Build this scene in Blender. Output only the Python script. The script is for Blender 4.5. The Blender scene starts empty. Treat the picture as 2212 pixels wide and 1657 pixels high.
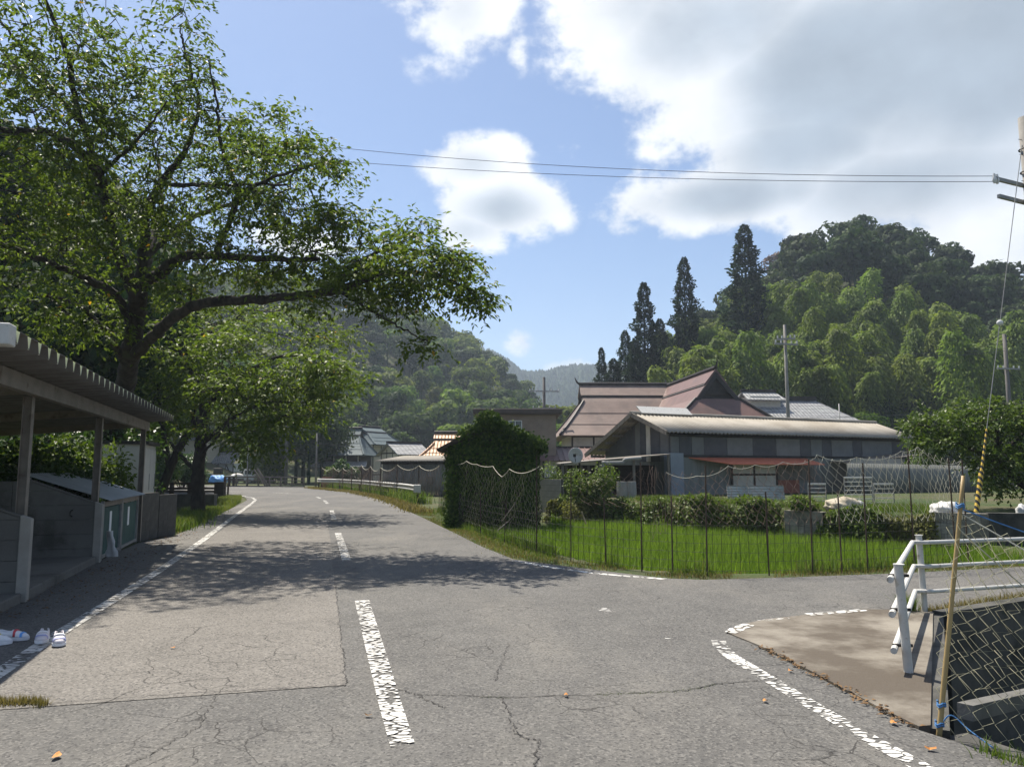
import bpy, bmesh, math, random
import numpy as np
from mathutils import Vector, Matrix, Quaternion
R = math.radians
rng = np.random.default_rng(11)
random.seed(11)
scene = bpy.context.scene
COL = scene.collection

# ------------------------------------------------------------------ camera
F = 1671.0                                  # focal length in pixels of a 2212 px wide picture
EYE = 1.5
TILT = math.atan((1015 - 828.5) / F)
cam_d = bpy.data.cameras.new('camera')
cam_d.sensor_width = 36.0
cam_d.lens = 36.0 * F / 2212.0
cam_d.clip_end = 6000
cam_d.clip_start = 0.05
cam = bpy.data.objects.new('camera', cam_d)
cam.location = (0, 0, EYE)
cam.rotation_euler = (R(90) + TILT, 0, 0)
COL.objects.link(cam)
scene.camera = cam

# ------------------------------------------------------------------ light, sky, exposure
SUN_EL, SUN_AZ = R(60), R(-31)              # azimuth measured from +Y towards +X
sun_vec = Vector((math.sin(SUN_AZ) * math.cos(SUN_EL), math.cos(SUN_AZ) * math.cos(SUN_EL), math.sin(SUN_EL)))
sd = bpy.data.lights.new('sun', 'SUN')
sd.energy = 4.2
sd.angle = R(0.53)
sd.color = (1.0, 0.925, 0.81)
sun = bpy.data.objects.new('sun', sd)
sun.rotation_euler = (-sun_vec).to_track_quat('-Z', 'Y').to_euler()
COL.objects.link(sun)
scene.view_settings.view_transform = 'Standard'
scene.view_settings.look = 'None'
scene.view_settings.gamma = 1.0
scene.view_settings.use_curve_mapping = False
scene.view_settings.exposure = 1.15
scene.cycles.use_denoising = True
scene.cycles.max_bounces = 6
scene.cycles.transparent_max_bounces = 12
scene.cycles.transmission_bounces = 6
scene.cycles.volume_bounces = 0

def ray(u, v):
    x = (u - 1106) / F
    y = (828.5 - v) / F
    return x, math.cos(TILT) - y * math.sin(TILT), math.sin(TILT) + y * math.cos(TILT)
def A(u, v, Y):                              # the point at depth Y metres in that direction
    d = ray(u, v); k = Y / d[1]
    return np.array((d[0] * k, Y, EYE + d[2] * k))
def G(u, v, z=0.0):                          # the point of the level plane z
    d = ray(u, v); k = (z - EYE) / d[2]
    return np.array((d[0] * k, d[1] * k, z))
def D(u, v):
    d = np.array(ray(u, v)); return d / np.linalg.norm(d)

def build_world():
    w = bpy.data.worlds.new('World')
    scene.world = w
    w.use_nodes = True
    nt = w.node_tree
    nt.nodes.clear()
    L = nt.links.new
    def N(t, **k):
        n = nt.nodes.new(t)
        for a, b in k.items(): setattr(n, a, b)
        return n
    def M(op, a, b=None, clamp=False):
        n = N('ShaderNodeMath', operation=op, use_clamp=clamp)
        for i, s in enumerate((a, b)):
            if s is None: continue
            if isinstance(s, (int, float)): n.inputs[i].default_value = s
            else: L(s, n.inputs[i])
        return n.outputs[0]
    def MR(x, a, b, c=0.0, d=1.0, it='SMOOTHSTEP'):
        n = N('ShaderNodeMapRange', interpolation_type=it)
        L(x, n.inputs[0])
        for i, s in enumerate((a, b, c, d)): n.inputs[i + 1].default_value = s
        return n.outputs[0]
    sky = N('ShaderNodeTexSky', sky_type='NISHITA')
    sky.sun_disc = False
    sky.sun_elevation = SUN_EL
    sky.sun_rotation = SUN_AZ
    sky.air_density = 1.0
    sky.dust_density = .8
    sky.ozone_density = 1.6
    tc = N('ShaderNodeTexCoord')
    dirv = tc.outputs['Generated']
    sep = N('ShaderNodeSeparateXYZ'); L(dirv, sep.inputs[0])
    # clouds: a density field over directions, broken up by fractal noise
    def noise(scale, detail, rough, off):
        mp = N('ShaderNodeMapping'); L(dirv, mp.inputs[0])
        mp.inputs['Location'].default_value = off
        mp.inputs['Scale'].default_value = (1, 1, 1.35)
        n = N('ShaderNodeTexNoise'); n.inputs['Scale'].default_value = scale
        n.inputs['Detail'].default_value = detail; n.inputs['Roughness'].default_value = rough
        L(mp.outputs[0], n.inputs['Vector'])
        return n.outputs[0]
    n1 = noise(9.0, 9, 0.56, (0.3, 0.1, 0.7))
    n2 = noise(3.2, 5, 0.5, (2.3, 5.1, 1.7))
    n3 = noise(21.0, 9, 0.62, (4.3, 2.1, 8.7))
    blobs = [  # u, v, half width, half height (picture pixels), weight
        (1560, 60, 400, 180, 1.25), (1900, 120, 520, 260, 1.45), (2250, 90, 500, 330, 1.5), (1750, 300, 330, 140, 1.2),
        (2050, 380, 420, 190, 1.2), (1370, 30, 230, 150, 1.0), (2350, 480, 330, 150, 1.05), (2150, 560, 200, 110, .72),
        (1560, 425, 300, 90, 1.15), (1420, 440, 190, 95, .92), (1700, 410, 210, 90, .95), (1370, 490, 110, 45, .7),
        (1030, 355, 170, 75, 1.0), (1100, 445, 200, 90, 1.1), (1020, 495, 150, 70, .85), (1000, 30, 150, 95, .95), (900, 0, 120, 50, .7),
        (1130, 738, 62, 42, .72), (1245, 795, 105, 42, .6), (1500, 575, 110, 30, .36), (1225, 330, 95, 42, .50), (1250, 240, 130, 40, .42), (930, 140, 130, 60, .40),
        (1120, 120, 40, 60, .55), (640, 520, 170, 60, .55), (500, 250, 420, 210, .25), (1450, 760, 240, 60, .25)]
    dens = None
    for u, v, ru, rv, wt in blobs:
        c = D(u, v)
        s = N('ShaderNodeVectorMath', operation='SUBTRACT'); L(dirv, s.inputs[0]); s.inputs[1].default_value = tuple(c)
        m = N('ShaderNodeVectorMath', operation='MULTIPLY'); L(s.outputs[0], m.inputs[0])
        m.inputs[1].default_value = (F / ru, F / (ru + rv) * .7, F / rv)
        ln = N('ShaderNodeVectorMath', operation='LENGTH'); L(m.outputs[0], ln.inputs[0])
        b = MR(ln.outputs['Value'], 0.0, 1.35, wt, 0.0, 'SMOOTHSTEP')
        dens = b if dens is None else M('MAXIMUM', dens, b)
    # the same broken cumulus goes on over the rest of the sky
    rest = MR(sep.outputs[1], 0.62, 0.2, 0.0, 1.0)
    bg = M('MULTIPLY', MR(n2, .47, .68), rest)
    dens = M('MAXIMUM', dens, bg)
    nn = M('ADD', M('MULTIPLY', M('SUBTRACT', n1, .5), 1.9), M('MULTIPLY', M('SUBTRACT', n3, .5), 1.0))
    fld = M('ADD', dens, M('MULTIPLY', nn, MR(dens, .05, .5, .25, 1.0)))
    alpha = MR(fld, .28, .70)
    thick = MR(M('ADD', M('MULTIPLY', dens, .9), M('MULTIPLY', M('SUBTRACT', n2, .5), 1.0)), .60, 1.15)
    edge = MR(fld, .45, 1.15)
    cr = N('ShaderNodeValToRGB')
    e = cr.color_ramp.elements
    e[0].position = 0.0; e[0].color = (0.47, 0.485, 0.505, 1)
    e[1].position = 1.0; e[1].color = (0.21, 0.248, 0.295, 1)
    m_ = cr.color_ramp.elements.new(.5); m_.color = (0.335, 0.365, 0.405, 1)
    L(thick, cr.inputs[0])
    # light and dark modelling inside the cloud
    mod = M('MULTIPLY', M('ADD', .86, M('MULTIPLY', M('SUBTRACT', n1, .35), .55)), 1.0)
    cc = N('ShaderNodeVectorMath', operation='SCALE'); L(cr.outputs[0], cc.inputs[0]); L(mod, cc.inputs['Scale'])
    sk = N('ShaderNodeVectorMath', operation='MULTIPLY'); L(sky.outputs[0], sk.inputs[0]); sk.inputs[1].default_value = (.0505, .0545, .060)
    haze_f = MR(sep.outputs[2], 0.0, .30, .25, 0.0, 'SMOOTHERSTEP')
    hz = N('ShaderNodeMix', data_type='RGBA'); L(haze_f, hz.inputs[0]); L(sk.outputs[0], hz.inputs[6]); hz.inputs[7].default_value = (.27, .36, .50, 1)
    mx = N('ShaderNodeMix', data_type='RGBA'); L(alpha, mx.inputs[0]); L(hz.outputs[2], mx.inputs[6]); L(cc.outputs[0], mx.inputs[7])
    bgn = N('ShaderNodeBackground'); L(mx.outputs[2], bgn.inputs[0]); bgn.inputs[1].default_value = 1.0
    out = N('ShaderNodeOutputWorld'); L(bgn.outputs[0], out.inputs[0])
build_world()

# ------------------------------------------------------------------ helpers
def tag(o, label=None, cat=None, group=None, kind=None):
    if label: o['label'] = label
    if cat: o['category'] = cat
    if group: o['group'] = group
    if kind: o['kind'] = kind
    return o
def empty(name, loc=(0, 0, 0), rz=0.0, label=None, cat=None, group=None):
    o = bpy.data.objects.new(name, None)
    o.empty_display_size = .2
    o.location = loc; o.rotation_euler = (0, 0, rz)
    COL.objects.link(o)
    return tag(o, label, cat, group)
def link(name, me, mat, parent=None):
    if mat is not None and not me.materials: me.materials.append(mat)
    o = bpy.data.objects.new(name, me)
    COL.objects.link(o)
    if parent is not None: o.parent = parent
    return o
def big(name, V, Fc, mat, parent=None, rnd=None, smooth=False, mesh_only=False):
    V = np.ascontiguousarray(V, dtype=np.float32); Fc = np.ascontiguousarray(Fc, dtype=np.int32)
    me = bpy.data.meshes.new(name)
    k = Fc.shape[1]
    me.vertices.add(len(V)); me.vertices.foreach_set('co', V.ravel())
    me.loops.add(Fc.size); me.loops.foreach_set('vertex_index', Fc.ravel())
    me.polygons.add(len(Fc)); me.polygons.foreach_set('loop_start', np.arange(0, Fc.size, k, dtype=np.int32))
    if smooth: me.polygons.foreach_set('use_smooth', np.ones(len(Fc), dtype=bool))
    if rnd is not None:
        a = me.attributes.new('rnd', 'FLOAT', 'POINT'); a.data.foreach_set('value', np.ascontiguousarray(rnd, dtype=np.float32))
    me.update(calc_edges=True)
    if mat is not None: me.materials.append(mat)
    if mesh_only: return me
    return link(name, me, None, parent)
def tube_arrays(P, rad, sides=6, caps=True):
    P = np.asarray(P, float); n = len(P)
    rad = np.broadcast_to(np.asarray(rad, float), (n,))
    T = np.gradient(P, axis=0); T /= np.linalg.norm(T, axis=1)[:, None] + 1e-9
    ref = np.array((0, 0, 1.0)) if abs(T[:, 2]).mean() < .85 else np.array((1.0, 0, 0))
    S = np.cross(T, ref); S /= np.linalg.norm(S, axis=1)[:, None] + 1e-9
    U = np.cross(S, T)
    a = np.arange(sides) * 2 * math.pi / sides
    V = P[:, None, :] + rad[:, None, None] * (np.cos(a)[None, :, None] * S[:, None, :] + np.sin(a)[None, :, None] * U[:, None, :])
    i = np.arange(n - 1)[:, None]; j = np.arange(sides)[None, :]; j2 = (j + 1) % sides
    Fq = np.stack((i * sides + j, i * sides + j2, (i + 1) * sides + j2, (i + 1) * sides + j), -1).reshape(-1, 4)
    return V.reshape(-1, 3), Fq
class MB:
    def __init__(s): s.V = []; s.F = []; s.n = 0
    def add(s, V, Fc):
        V = [tuple(map(float, p)) for p in V]
        s.F += [tuple(int(i) + s.n for i in f) for f in Fc]; s.V += V; s.n += len(V)
        return s
    def box(s, x0, x1, y0, y1, z0, z1):
        V = [(x, y, z) for z in (z0, z1) for y in (y0, y1) for x in (x0, x1)]
        return s.add(V, [(0, 2, 3, 1), (4, 5, 7, 6), (0, 1, 5, 4), (2, 6, 7, 3), (0, 4, 6, 2), (1, 3, 7, 5)])
    def tube(s, P, r, sides=8, cap=True):
        V, Fq = tube_arrays(P, r, sides)
        n0 = len(P)
        Fl = [tuple(f) for f in Fq]
        if cap:
            Fl.append(tuple(range(sides))[::-1]); Fl.append(tuple((n0 - 1) * sides + i for i in range(sides)))
        return s.add(V, Fl)
    def bar(s, a, b, w, h):                    # rectangular bar between two points
        a = Vector(a); b = Vector(b); t = (b - a).normalized()
        up = Vector((0, 0, 1)) if abs(t.z) < .95 else Vector((1, 0, 0))
        x = t.cross(up).normalized() * w / 2; y = x.cross(t).normalized() * h / 2
        V = [p + sx * x + sy * y for p in (a, b) for sx, sy in ((-1, -1), (1, -1), (1, 1), (-1, 1))]
        return s.add(V, [(3, 2, 1, 0), (4, 5, 6, 7), (0, 1, 5, 4), (1, 2, 6, 5), (2, 3, 7, 6), (3, 0, 4, 7)])
    def prism(s, poly, vec):                   # closed prism: polygon swept along vec
        n = len(poly); vec = Vector(vec)
        V = [Vector(p) for p in poly] + [Vector(p) + vec for p in poly]
        Fl = [tuple(range(n))[::-1], tuple(range(n, 2 * n))] + [(i, (i + 1) % n, n + (i + 1) % n, n + i) for i in range(n)]
        return s.add(V, Fl)
    def slab(s, quad, th):                     # a sheet of thickness th, quad given as its top face
        q = [Vector(p) for p in quad]
        nrm = (q[1] - q[0]).cross(q[2] - q[0]).normalized()
        if nrm.z < 0: nrm = -nrm
        return s.prism(q, -nrm * th)
    def build(s, name, mat, parent=None, smooth=False, bevel=0.0):
        me = bpy.data.meshes.new(name)
        me.from_pydata(s.V, [], s.F)
        bm = bmesh.new(); bm.from_mesh(me)
        bmesh.ops.recalc_face_normals(bm, faces=bm.faces)
        if bevel: bmesh.ops.bevel(bm, geom=list(bm.edges), offset=bevel, segments=1, affect='EDGES', clamp_overlap=True)
        bm.to_mesh(me); bm.free()
        if smooth:
            for p in me.polygons: p.use_smooth = True
        return link(name, me, mat, parent)
def mesh_of(mb, name, mat):
    o = mb.build(name, mat); me = o.data; bpy.data.objects.remove(o); return me
def copies(name, me, mats, parent): pass
def boxo(name, b, mat, parent=None, bevel=0.0): return MB().box(*b).build(name, mat, parent, bevel=bevel)
def sheet(name, pts, z, mat, parent=None):
    me = bpy.data.meshes.new(name); bm = bmesh.new()
    vs = [bm.verts.new((p[0], p[1], z)) for p in pts]
    es = [bm.edges.new((vs[i], vs[(i + 1) % len(vs)])) for i in range(len(vs))]
    bmesh.ops.triangle_fill(bm, use_beauty=True, edges=es)
    for f in bm.faces:
        if f.normal.z < 0: f.normal_flip()
    bm.to_mesh(me); bm.free()
    return link(name, me, mat, parent)
def smoothstep(x, a, b):
    t = np.clip((x - a) / (b - a), 0, 1); return t * t * (3 - 2 * t)
def sdist(P, poly):                            # signed distance to a polygon, negative inside
    P = np.asarray(P, float); poly = np.asarray(poly, float)
    d = np.full(len(P), 1e9); ins = np.zeros(len(P), bool)
    for i in range(len(poly)):
        a, b = poly[i], poly[(i + 1) % len(poly)]
        e = b - a; w = P - a
        t = np.clip((w @ e) / (e @ e), 0, 1)
        d = np.minimum(d, np.linalg.norm(w - t[:, None] * e, axis=1))
        c = ((a[1] <= P[:, 1]) != (b[1] <= P[:, 1]))
        with np.errstate(divide='ignore', invalid='ignore'):
            xi = a[0] + (P[:, 1] - a[1]) * (e[0] / e[1] if e[1] else 0)
        ins ^= c & (P[:, 0] < xi)
    return np.where(ins, -d, d)

# ------------------------------------------------------------------ materials
def newmat(name):
    m = bpy.data.materials.new(name); m.use_nodes = True
    nt = m.node_tree; nt.nodes.clear()
    return m, nt
class NT:
    def __init__(s, nt): s.nt = nt; s.tc = None
    def N(s, t, **k):
        n = s.nt.nodes.new(t)
        for a, b in k.items(): setattr(n, a, b)
        return n
    def L(s, a, b): s.nt.links.new(a, b)
    def coord(s, stretch=(1, 1, 1), kind='Object', rot=0):
        if s.tc is None: s.tc = s.N('ShaderNodeTexCoord')
        mp = s.N('ShaderNodeMapping'); s.L(s.tc.outputs[kind], mp.inputs[0]); mp.inputs['Scale'].default_value = stretch
        mp.inputs['Rotation'].default_value = (0, 0, rot)
        return mp.outputs[0]
    def noise(s, vec, scale, detail=5, rough=.55, dist=0):
        n = s.N('ShaderNodeTexNoise'); s.L(vec, n.inputs['Vector'])
        n.inputs['Scale'].default_value = scale; n.inputs['Detail'].default_value = detail
        n.inputs['Roughness'].default_value = rough; n.inputs['Distortion'].default_value = dist
        return n.outputs[0]
    def mr(s, x, a, b, c=0.0, d=1.0):
        n = s.N('ShaderNodeMapRange', interpolation_type='SMOOTHSTEP'); s.L(x, n.inputs[0])
        for i, q in enumerate((a, b, c, d)): n.inputs[i + 1].default_value = q
        return n.outputs[0]
    def math(s, op, a, b=None):
        n = s.N('ShaderNodeMath', operation=op)
        for i, q in enumerate((a, b)):
            if q is None: continue
            if isinstance(q, (int, float)): n.inputs[i].default_value = q
            else: s.L(q, n.inputs[i])
        return n.outputs[0]
    def mix(s, f, a, b, blend='MIX'):
        n = s.N('ShaderNodeMix', data_type='RGBA', blend_type=blend)
        for i, q in ((0, f), (6, a), (7, b)):
            if isinstance(q, (int, float)): n.inputs[i].default_value = q
            elif isinstance(q, (tuple, list)): n.inputs[i].default_value = (*q[:3], 1)
            else: s.L(q, n.inputs[i])
        return n.outputs[2]
    def bump(s, h, strength, dist=.02):
        n = s.N('ShaderNodeBump'); s.L(h, n.inputs['Height']); n.inputs['Strength'].default_value = strength; n.inputs['Distance'].default_value = dist
        return n.outputs[0]
    def principled(s, col, rough=.8, normal=None, metallic=0.0, spec=.35):
        p = s.N('ShaderNodeBsdfPrincipled')
        if isinstance(col, (tuple, list)): p.inputs['Base Color'].default_value = (*col[:3], 1)
        else: s.L(col, p.inputs['Base Color'])
        if isinstance(rough, (int, float)): p.inputs['Roughness'].default_value = rough
        else: s.L(rough, p.inputs['Roughness'])
        p.inputs['Metallic'].default_value = metallic
        p.inputs['Specular IOR Level'].default_value = spec
        if normal is not None: s.L(normal, p.inputs['Normal'])
        return p.outputs[0]
    def out(s, sh):
        o = s.N('ShaderNodeOutputMaterial'); s.L(sh, o.inputs['Surface'])
def pm(name, c1, c2, scale=3.0, rough=.8, bump=.25, bscale=25.0, metallic=0.0, stretch=(1, 1, 1), spec=.3, c3=None, s3=.7, t3=(.55, .75), objrnd=0.0):
    m, nt = newmat(name); n = NT(nt)
    v = n.coord(stretch)
    col = n.mix(n.mr(n.noise(v, scale, 7, .6), .3, .7), c1, c2)
    if c3 is not None:
        col = n.mix(n.mr(n.noise(v, s3, 6, .65), *t3), col, c3)
    if objrnd:
        oi = n.N('ShaderNodeObjectInfo')
        f = n.math('ADD', 1 - objrnd / 2, n.math('MULTIPLY', oi.outputs['Random'], objrnd))
        sc = n.N('ShaderNodeVectorMath', operation='SCALE'); n.L(col, sc.inputs[0]); n.L(f, sc.inputs['Scale']); col = sc.outputs[0]
    nm = n.bump(n.noise(n.coord(stretch), bscale, 4, .6), bump) if bump else None
    n.out(n.principled(col, rough, nm, metallic, spec)); return m
def leafmat(name, dark, mid, light, trans=.42, rough=.42, objrnd=0.0, yellow=None, spec=.45):
    m, nt = newmat(name); n = NT(nt)
    a = n.N('ShaderNodeAttribute', attribute_name='rnd')
    cr = n.N('ShaderNodeValToRGB'); n.L(a.outputs['Fac'], cr.inputs[0])
    e = cr.color_ramp.elements
    e[0].color = (*dark, 1); e[0].position = 0; e[1].color = (*light, 1); e[1].position = .97 if yellow else 1
    q = e.new(.5); q.color = (*mid, 1)
    if yellow: q = e.new(.995); q.color = (*yellow, 1)
    col = cr.outputs[0]
    if objrnd:
        oi = n.N('ShaderNodeObjectInfo')
        hs = n.N('ShaderNodeHueSaturation'); n.L(col, hs.inputs['Color'])
        n.L(n.math('ADD', .5 - .035 * objrnd, n.math('MULTIPLY', oi.outputs['Random'], .06 * objrnd)), hs.inputs['Hue'])
        r2 = n.math('FRACT', n.math('MULTIPLY', oi.outputs['Random'], 37.7))
        n.L(n.math('ADD', 1 - .45 * objrnd, n.math('MULTIPLY', r2, .9 * objrnd)), hs.inputs['Value'])
        r3 = n.math('FRACT', n.math('MULTIPLY', oi.outputs['Random'], 91.3))
        n.L(n.math('ADD', 1 - .2 * objrnd, n.math('MULTIPLY', r3, .3 * objrnd)), hs.inputs['Saturation'])
        col = hs.outputs[0]
    pr = n.principled(col, rough, None, 0, spec)
    tr = n.N('ShaderNodeBsdfTranslucent')
    tcx = n.mix(1.0, col, (1.0, 1.05, .55), 'MULTIPLY'); n.L(tcx, tr.inputs[0])
    mx = n.N('ShaderNodeMixShader'); mx.inputs[0].default_value = trans
    n.L(pr, mx.inputs[1]); n.L(tr.outputs[0], mx.inputs[2]); n.out(mx.outputs[0]); return m
def asphalt(name, lo, hi, speck, crack=.8, tint=None):
    m, nt = newmat(name); n = NT(nt)
    v = n.coord()
    big_ = n.mr(n.noise(v, .45, 5, .6, .6), .3, .7)
    mid = n.mr(n.noise(v, 2.6, 6, .62), .3, .72)
    col = n.mix(big_, lo, hi)
    col = n.mix(n.math('MULTIPLY', mid, .4), col, tuple(c * 1.25 for c in hi))
    if tint is not None: col = n.mix(n.mr(n.noise(n.coord((1, .35, 1)), .6, 5, .62), .46, .70), col, tint)
    # aggregate
    vo = n.N('ShaderNodeTexVoronoi'); n.L(v, vo.inputs['Vector']); vo.inputs['Scale'].default_value = 70
    sp = n.mr(vo.outputs['Color'], .55, .95) if False else None
    sx = n.N('ShaderNodeSeparateColor'); n.L(vo.outputs['Color'], sx.inputs[0])
    col = n.mix(n.math('MULTIPLY', n.mr(sx.outputs[0], .62, .98), .5), col, speck)
    col = n.mix(n.math('MULTIPLY', n.mr(sx.outputs[1], .6, 1.0), .6), col, (.028, .028, .03))
    # cracks
    if crack:
        wv = n.N('ShaderNodeTexNoise'); n.L(v, wv.inputs['Vector']); wv.inputs['Scale'].default_value = 2.2; wv.inputs['Detail'].default_value = 6
        ad = n.N('ShaderNodeMix', data_type='VECTOR'); ad.inputs[0].default_value = .22; n.L(v, ad.inputs[4]); n.L(wv.outputs['Color'], ad.inputs[5])
        ve = n.N('ShaderNodeTexVoronoi', feature='DISTANCE_TO_EDGE'); n.L(ad.outputs[1], ve.inputs['Vector']); ve.inputs['Scale'].default_value = 1.15
        ve2 = n.N('ShaderNodeTexVoronoi', feature='DISTANCE_TO_EDGE'); n.L(ad.outputs[1], ve2.inputs['Vector']); ve2.inputs['Scale'].default_value = 3.3
        k1 = n.math('MULTIPLY', n.mr(ve.outputs['Distance'], .002, .008, 1, 0), n.mr(n.noise(v, .5, 3, .5), .52, .66))
        k2 = n.math('MULTIPLY', n.mr(ve2.outputs['Distance'], .004, .014, 1, 0), n.mr(n.noise(n.coord((1.3, 1, 1)), .55, 3, .5), .45, .62))
        ck = n.math('MULTIPLY', n.math('MAXIMUM', k1, k2), crack)
        col = n.mix(ck, col, (.018, .017, .016))
    nm = n.bump(n.math('ADD', vo.outputs['Distance'], n.noise(v, 160, 3, .6)), .5, .006)
    n.out(n.principled(col, .88, nm, 0, .25)); return m
def paintmat(name, wear, vstretch, rot=0.0, base=(.70, .69, .655)):
    """road paint worn into rounded flakes, laid out along the line's own direction"""
    m, nt = newmat(name); n = NT(nt)
    v0 = n.coord(rot=rot)
    mp = n.N('ShaderNodeMapping'); n.L(v0, mp.inputs[0]); mp.inputs['Scale'].default_value = vstretch; v = mp.outputs[0]
    wv = n.N('ShaderNodeTexNoise'); n.L(v, wv.inputs['Vector']); wv.inputs['Scale'].default_value = 9; wv.inputs['Detail'].default_value = 3
    ad = n.N('ShaderNodeMix', data_type='VECTOR'); ad.inputs[0].default_value = .06; n.L(v, ad.inputs[4]); n.L(wv.outputs['Color'], ad.inputs[5])
    ve = n.N('ShaderNodeTexVoronoi', feature='DISTANCE_TO_EDGE'); n.L(ad.outputs[1], ve.inputs['Vector']); ve.inputs['Scale'].default_value = 9.0
    patch = n.noise(v0, 2.3, 5, .6)
    thr = n.mr(patch, .30, .72, .30 * wear + .02, .02 * wear)           # wide gaps where traffic has worn it
    k = n.math('SUBTRACT', ve.outputs['Distance'], n.math('ADD', thr, n.math('MULTIPLY', n.math('SUBTRACT', n.noise(n.coord(), 60, 3, .6), .5), .10)))
    mask = n.math('MULTIPLY', n.mr(k, -.045, .05), n.mr(n.noise(v0, 7, 5, .65), .25, .55, .62, 1.0))
    col = n.mix(n.mr(n.noise(n.coord(), 4, 6, .65), .3, .7), base, tuple(c * .62 for c in base))
    pr = n.principled(col, .75, None, 0, .25)
    tr = n.N('ShaderNodeBsdfTransparent')
    mx = n.N('ShaderNodeMixShader'); n.L(mask, mx.inputs[0]); n.L(tr.outputs[0], mx.inputs[1]); n.L(pr, mx.inputs[2])
    n.out(mx.outputs[0]); return m
M = {}
M['asphalt'] = asphalt('asphalt', (.078, .0765, .073), (.112, .109, .103), (.21, .202, .186), .75, (.152, .144, .13))
M['asphalt_patch'] = asphalt('asphalt_patch', (.116, .109, .099), (.158, .148, .134), (.28, .262, .238), .85)
M['paint'] = paintmat('paint', .45, (1, 1, 1))
M['paint_dash'] = paintmat('paint_dash', .72, (1.3, 2.3, 1), R(-13.5))
M['paint_faint'] = paintmat('paint_faint', 2.6, (1.2, 2, 1))
M['paint_line'] = paintmat('paint_line', .5, (1.0, 2.6, 1), R(-15))
M['paint_right'] = paintmat('paint_right', .8, (1.3, 2.2, 1), R(-6))
def groundmat():
    m, nt = newmat('ground_soil'); n = NT(nt)
    v = n.coord()
    col = n.mix(n.mr(n.noise(v, .8, 8, .62), .35, .65), (.085, .075, .045), (.05, .075, .022))
    col = n.mix(n.mr(n.noise(v, .13, 6, .6), .45, .62), col, (.035, .06, .018))
    col = n.mix(n.mr(n.noise(v, 9, 6, .65), .5, .75), col, (.15, .125, .075))
    n.out(n.principled(col, .95, n.bump(n.noise(v, 14, 6, .65), .7, .05), 0, .15)); return m
M['ground'] = groundmat()
M['mud'] = pm('paddy_mud', (.035, .04, .02), (.06, .06, .03), 4, .6)
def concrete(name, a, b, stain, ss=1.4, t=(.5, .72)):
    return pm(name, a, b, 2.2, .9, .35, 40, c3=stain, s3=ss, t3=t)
M['apron'] = concrete('apron_concrete', (.225, .205, .17), (.29, .265, .225), (.085, .07, .054), .55, (.42, .60))
M['conc'] = concrete('grey_concrete', (.105, .102, .094), (.16, .156, .144), (.062, .06, .053), 1.1, (.46, .66))
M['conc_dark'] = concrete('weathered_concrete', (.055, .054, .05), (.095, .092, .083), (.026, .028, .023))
M['conc_pale'] = concrete('pale_concrete', (.26, .245, .22), (.34, .325, .29), (.15, .14, .12))
M['block'] = pm('block_stone', (.17, .155, .13), (.27, .25, .21), 5, .92, .4, 30, c3=(.08, .085, .06), s3=2, objrnd=.4)
M['white_paint_metal'] = pm('white_painted_steel', (.46, .455, .43), (.56, .555, .53), 9, .6, .12, 60, c3=(.22, .19, .15), s3=9, t3=(.55, .72))
M['steel'] = pm('galvanised_steel', (.22, .22, .215), (.30, .30, .29), 5, .55, .08, 40, metallic=.35, c3=(.14, .11, .08), s3=2.2, t3=(.6, .78))
M['post_brown'] = pm('painted_post', (.16, .14, .118), (.22, .195, .165), 5, .6, .1, 30, c3=(.09, .06, .04), s3=4)
M['roof_under'] = pm('folded_roof_steel', (.12, .112, .10), (.165, .155, .142), 4, .6, .06, 20, metallic=.1)
M['white'] = pm('white_enamel', (.72, .72, .70), (.78, .78, .76), 3, .45, .03, 20)
M['cap_white'] = leafmat('cap_white', (.8, .8, .8), (.84, .84, .84), (.86, .86, .86), .5, .4)
M['dark_iron'] = pm('dark_iron', (.018, .017, .016), (.035, .03, .026), 8, .6, .1, 30)
M['rust_iron'] = pm('rusty_pole', (.05, .035, .025), (.09, .06, .04), 10, .75, .2, 40)
M['bamboo_pole'] = pm('bamboo_cane', (.30, .21, .09), (.40, .30, .14), 4, .5, .1, 30, stretch=(1, 1, .3), c3=(.2, .13, .05), s3=3)
M['cord'] = pm('pale_cord', (.44, .42, .33), (.56, .54, .44), 8, .85, 0)
M['cord_green'] = pm('net_cord_old', (.24, .235, .16), (.34, .33, .23), 8, .85, 0)
M['cord_brown'] = pm('brown_net_cord', (.20, .14, .11), (.28, .21, .17), 8, .9, 0)
M['rope_blue'] = pm('blue_rope', (.04, .14, .34), (.08, .22, .45), 20, .6, .2, 60)
M['brown_roof'] = pm('brown_sheet_roof', (.135, .078, .066), (.175, .104, .088), 1.2, .5, .05, 8, c3=(.115, .08, .07), s3=.5, t3=(.5, .75), spec=.3)
M['brown_roof_old'] = pm('faded_brown_roof', (.175, .125, .10), (.225, .165, .132), 1.0, .42, .05, 8, c3=(.13, .10, .083), s3=.45, t3=(.48, .75), spec=.35)
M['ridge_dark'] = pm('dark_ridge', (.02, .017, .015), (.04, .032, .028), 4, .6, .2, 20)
M['dark_wood'] = pm('dark_wood', (.03, .022, .016), (.06, .045, .032), 3, .8, .3, 25, stretch=(1, 1, 4))
M['grey_wood'] = pm('weathered_wood', (.13, .115, .095), (.21, .19, .16), 3, .9, .3, 30, stretch=(3, 3, .6))
M['plaster'] = pm('pale_plaster', (.50, .47, .41), (.60, .57, .51), 2, .9, .1, 30, c3=(.38, .35, .30), s3=1)
M['plaster_white'] = pm('white_plaster', (.66, .67, .68), (.74, .75, .76), 2, .9, .1, 30)
M['cream'] = pm('cream_plaster', (.56, .50, .38), (.64, .58, .46), 2, .9, .1, 30)
M['tan'] = pm('tan_wall', (.235, .175, .135), (.275, .21, .165), 1.5, .9, .12, 30, c3=(.18, .135, .105), s3=.6)
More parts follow.
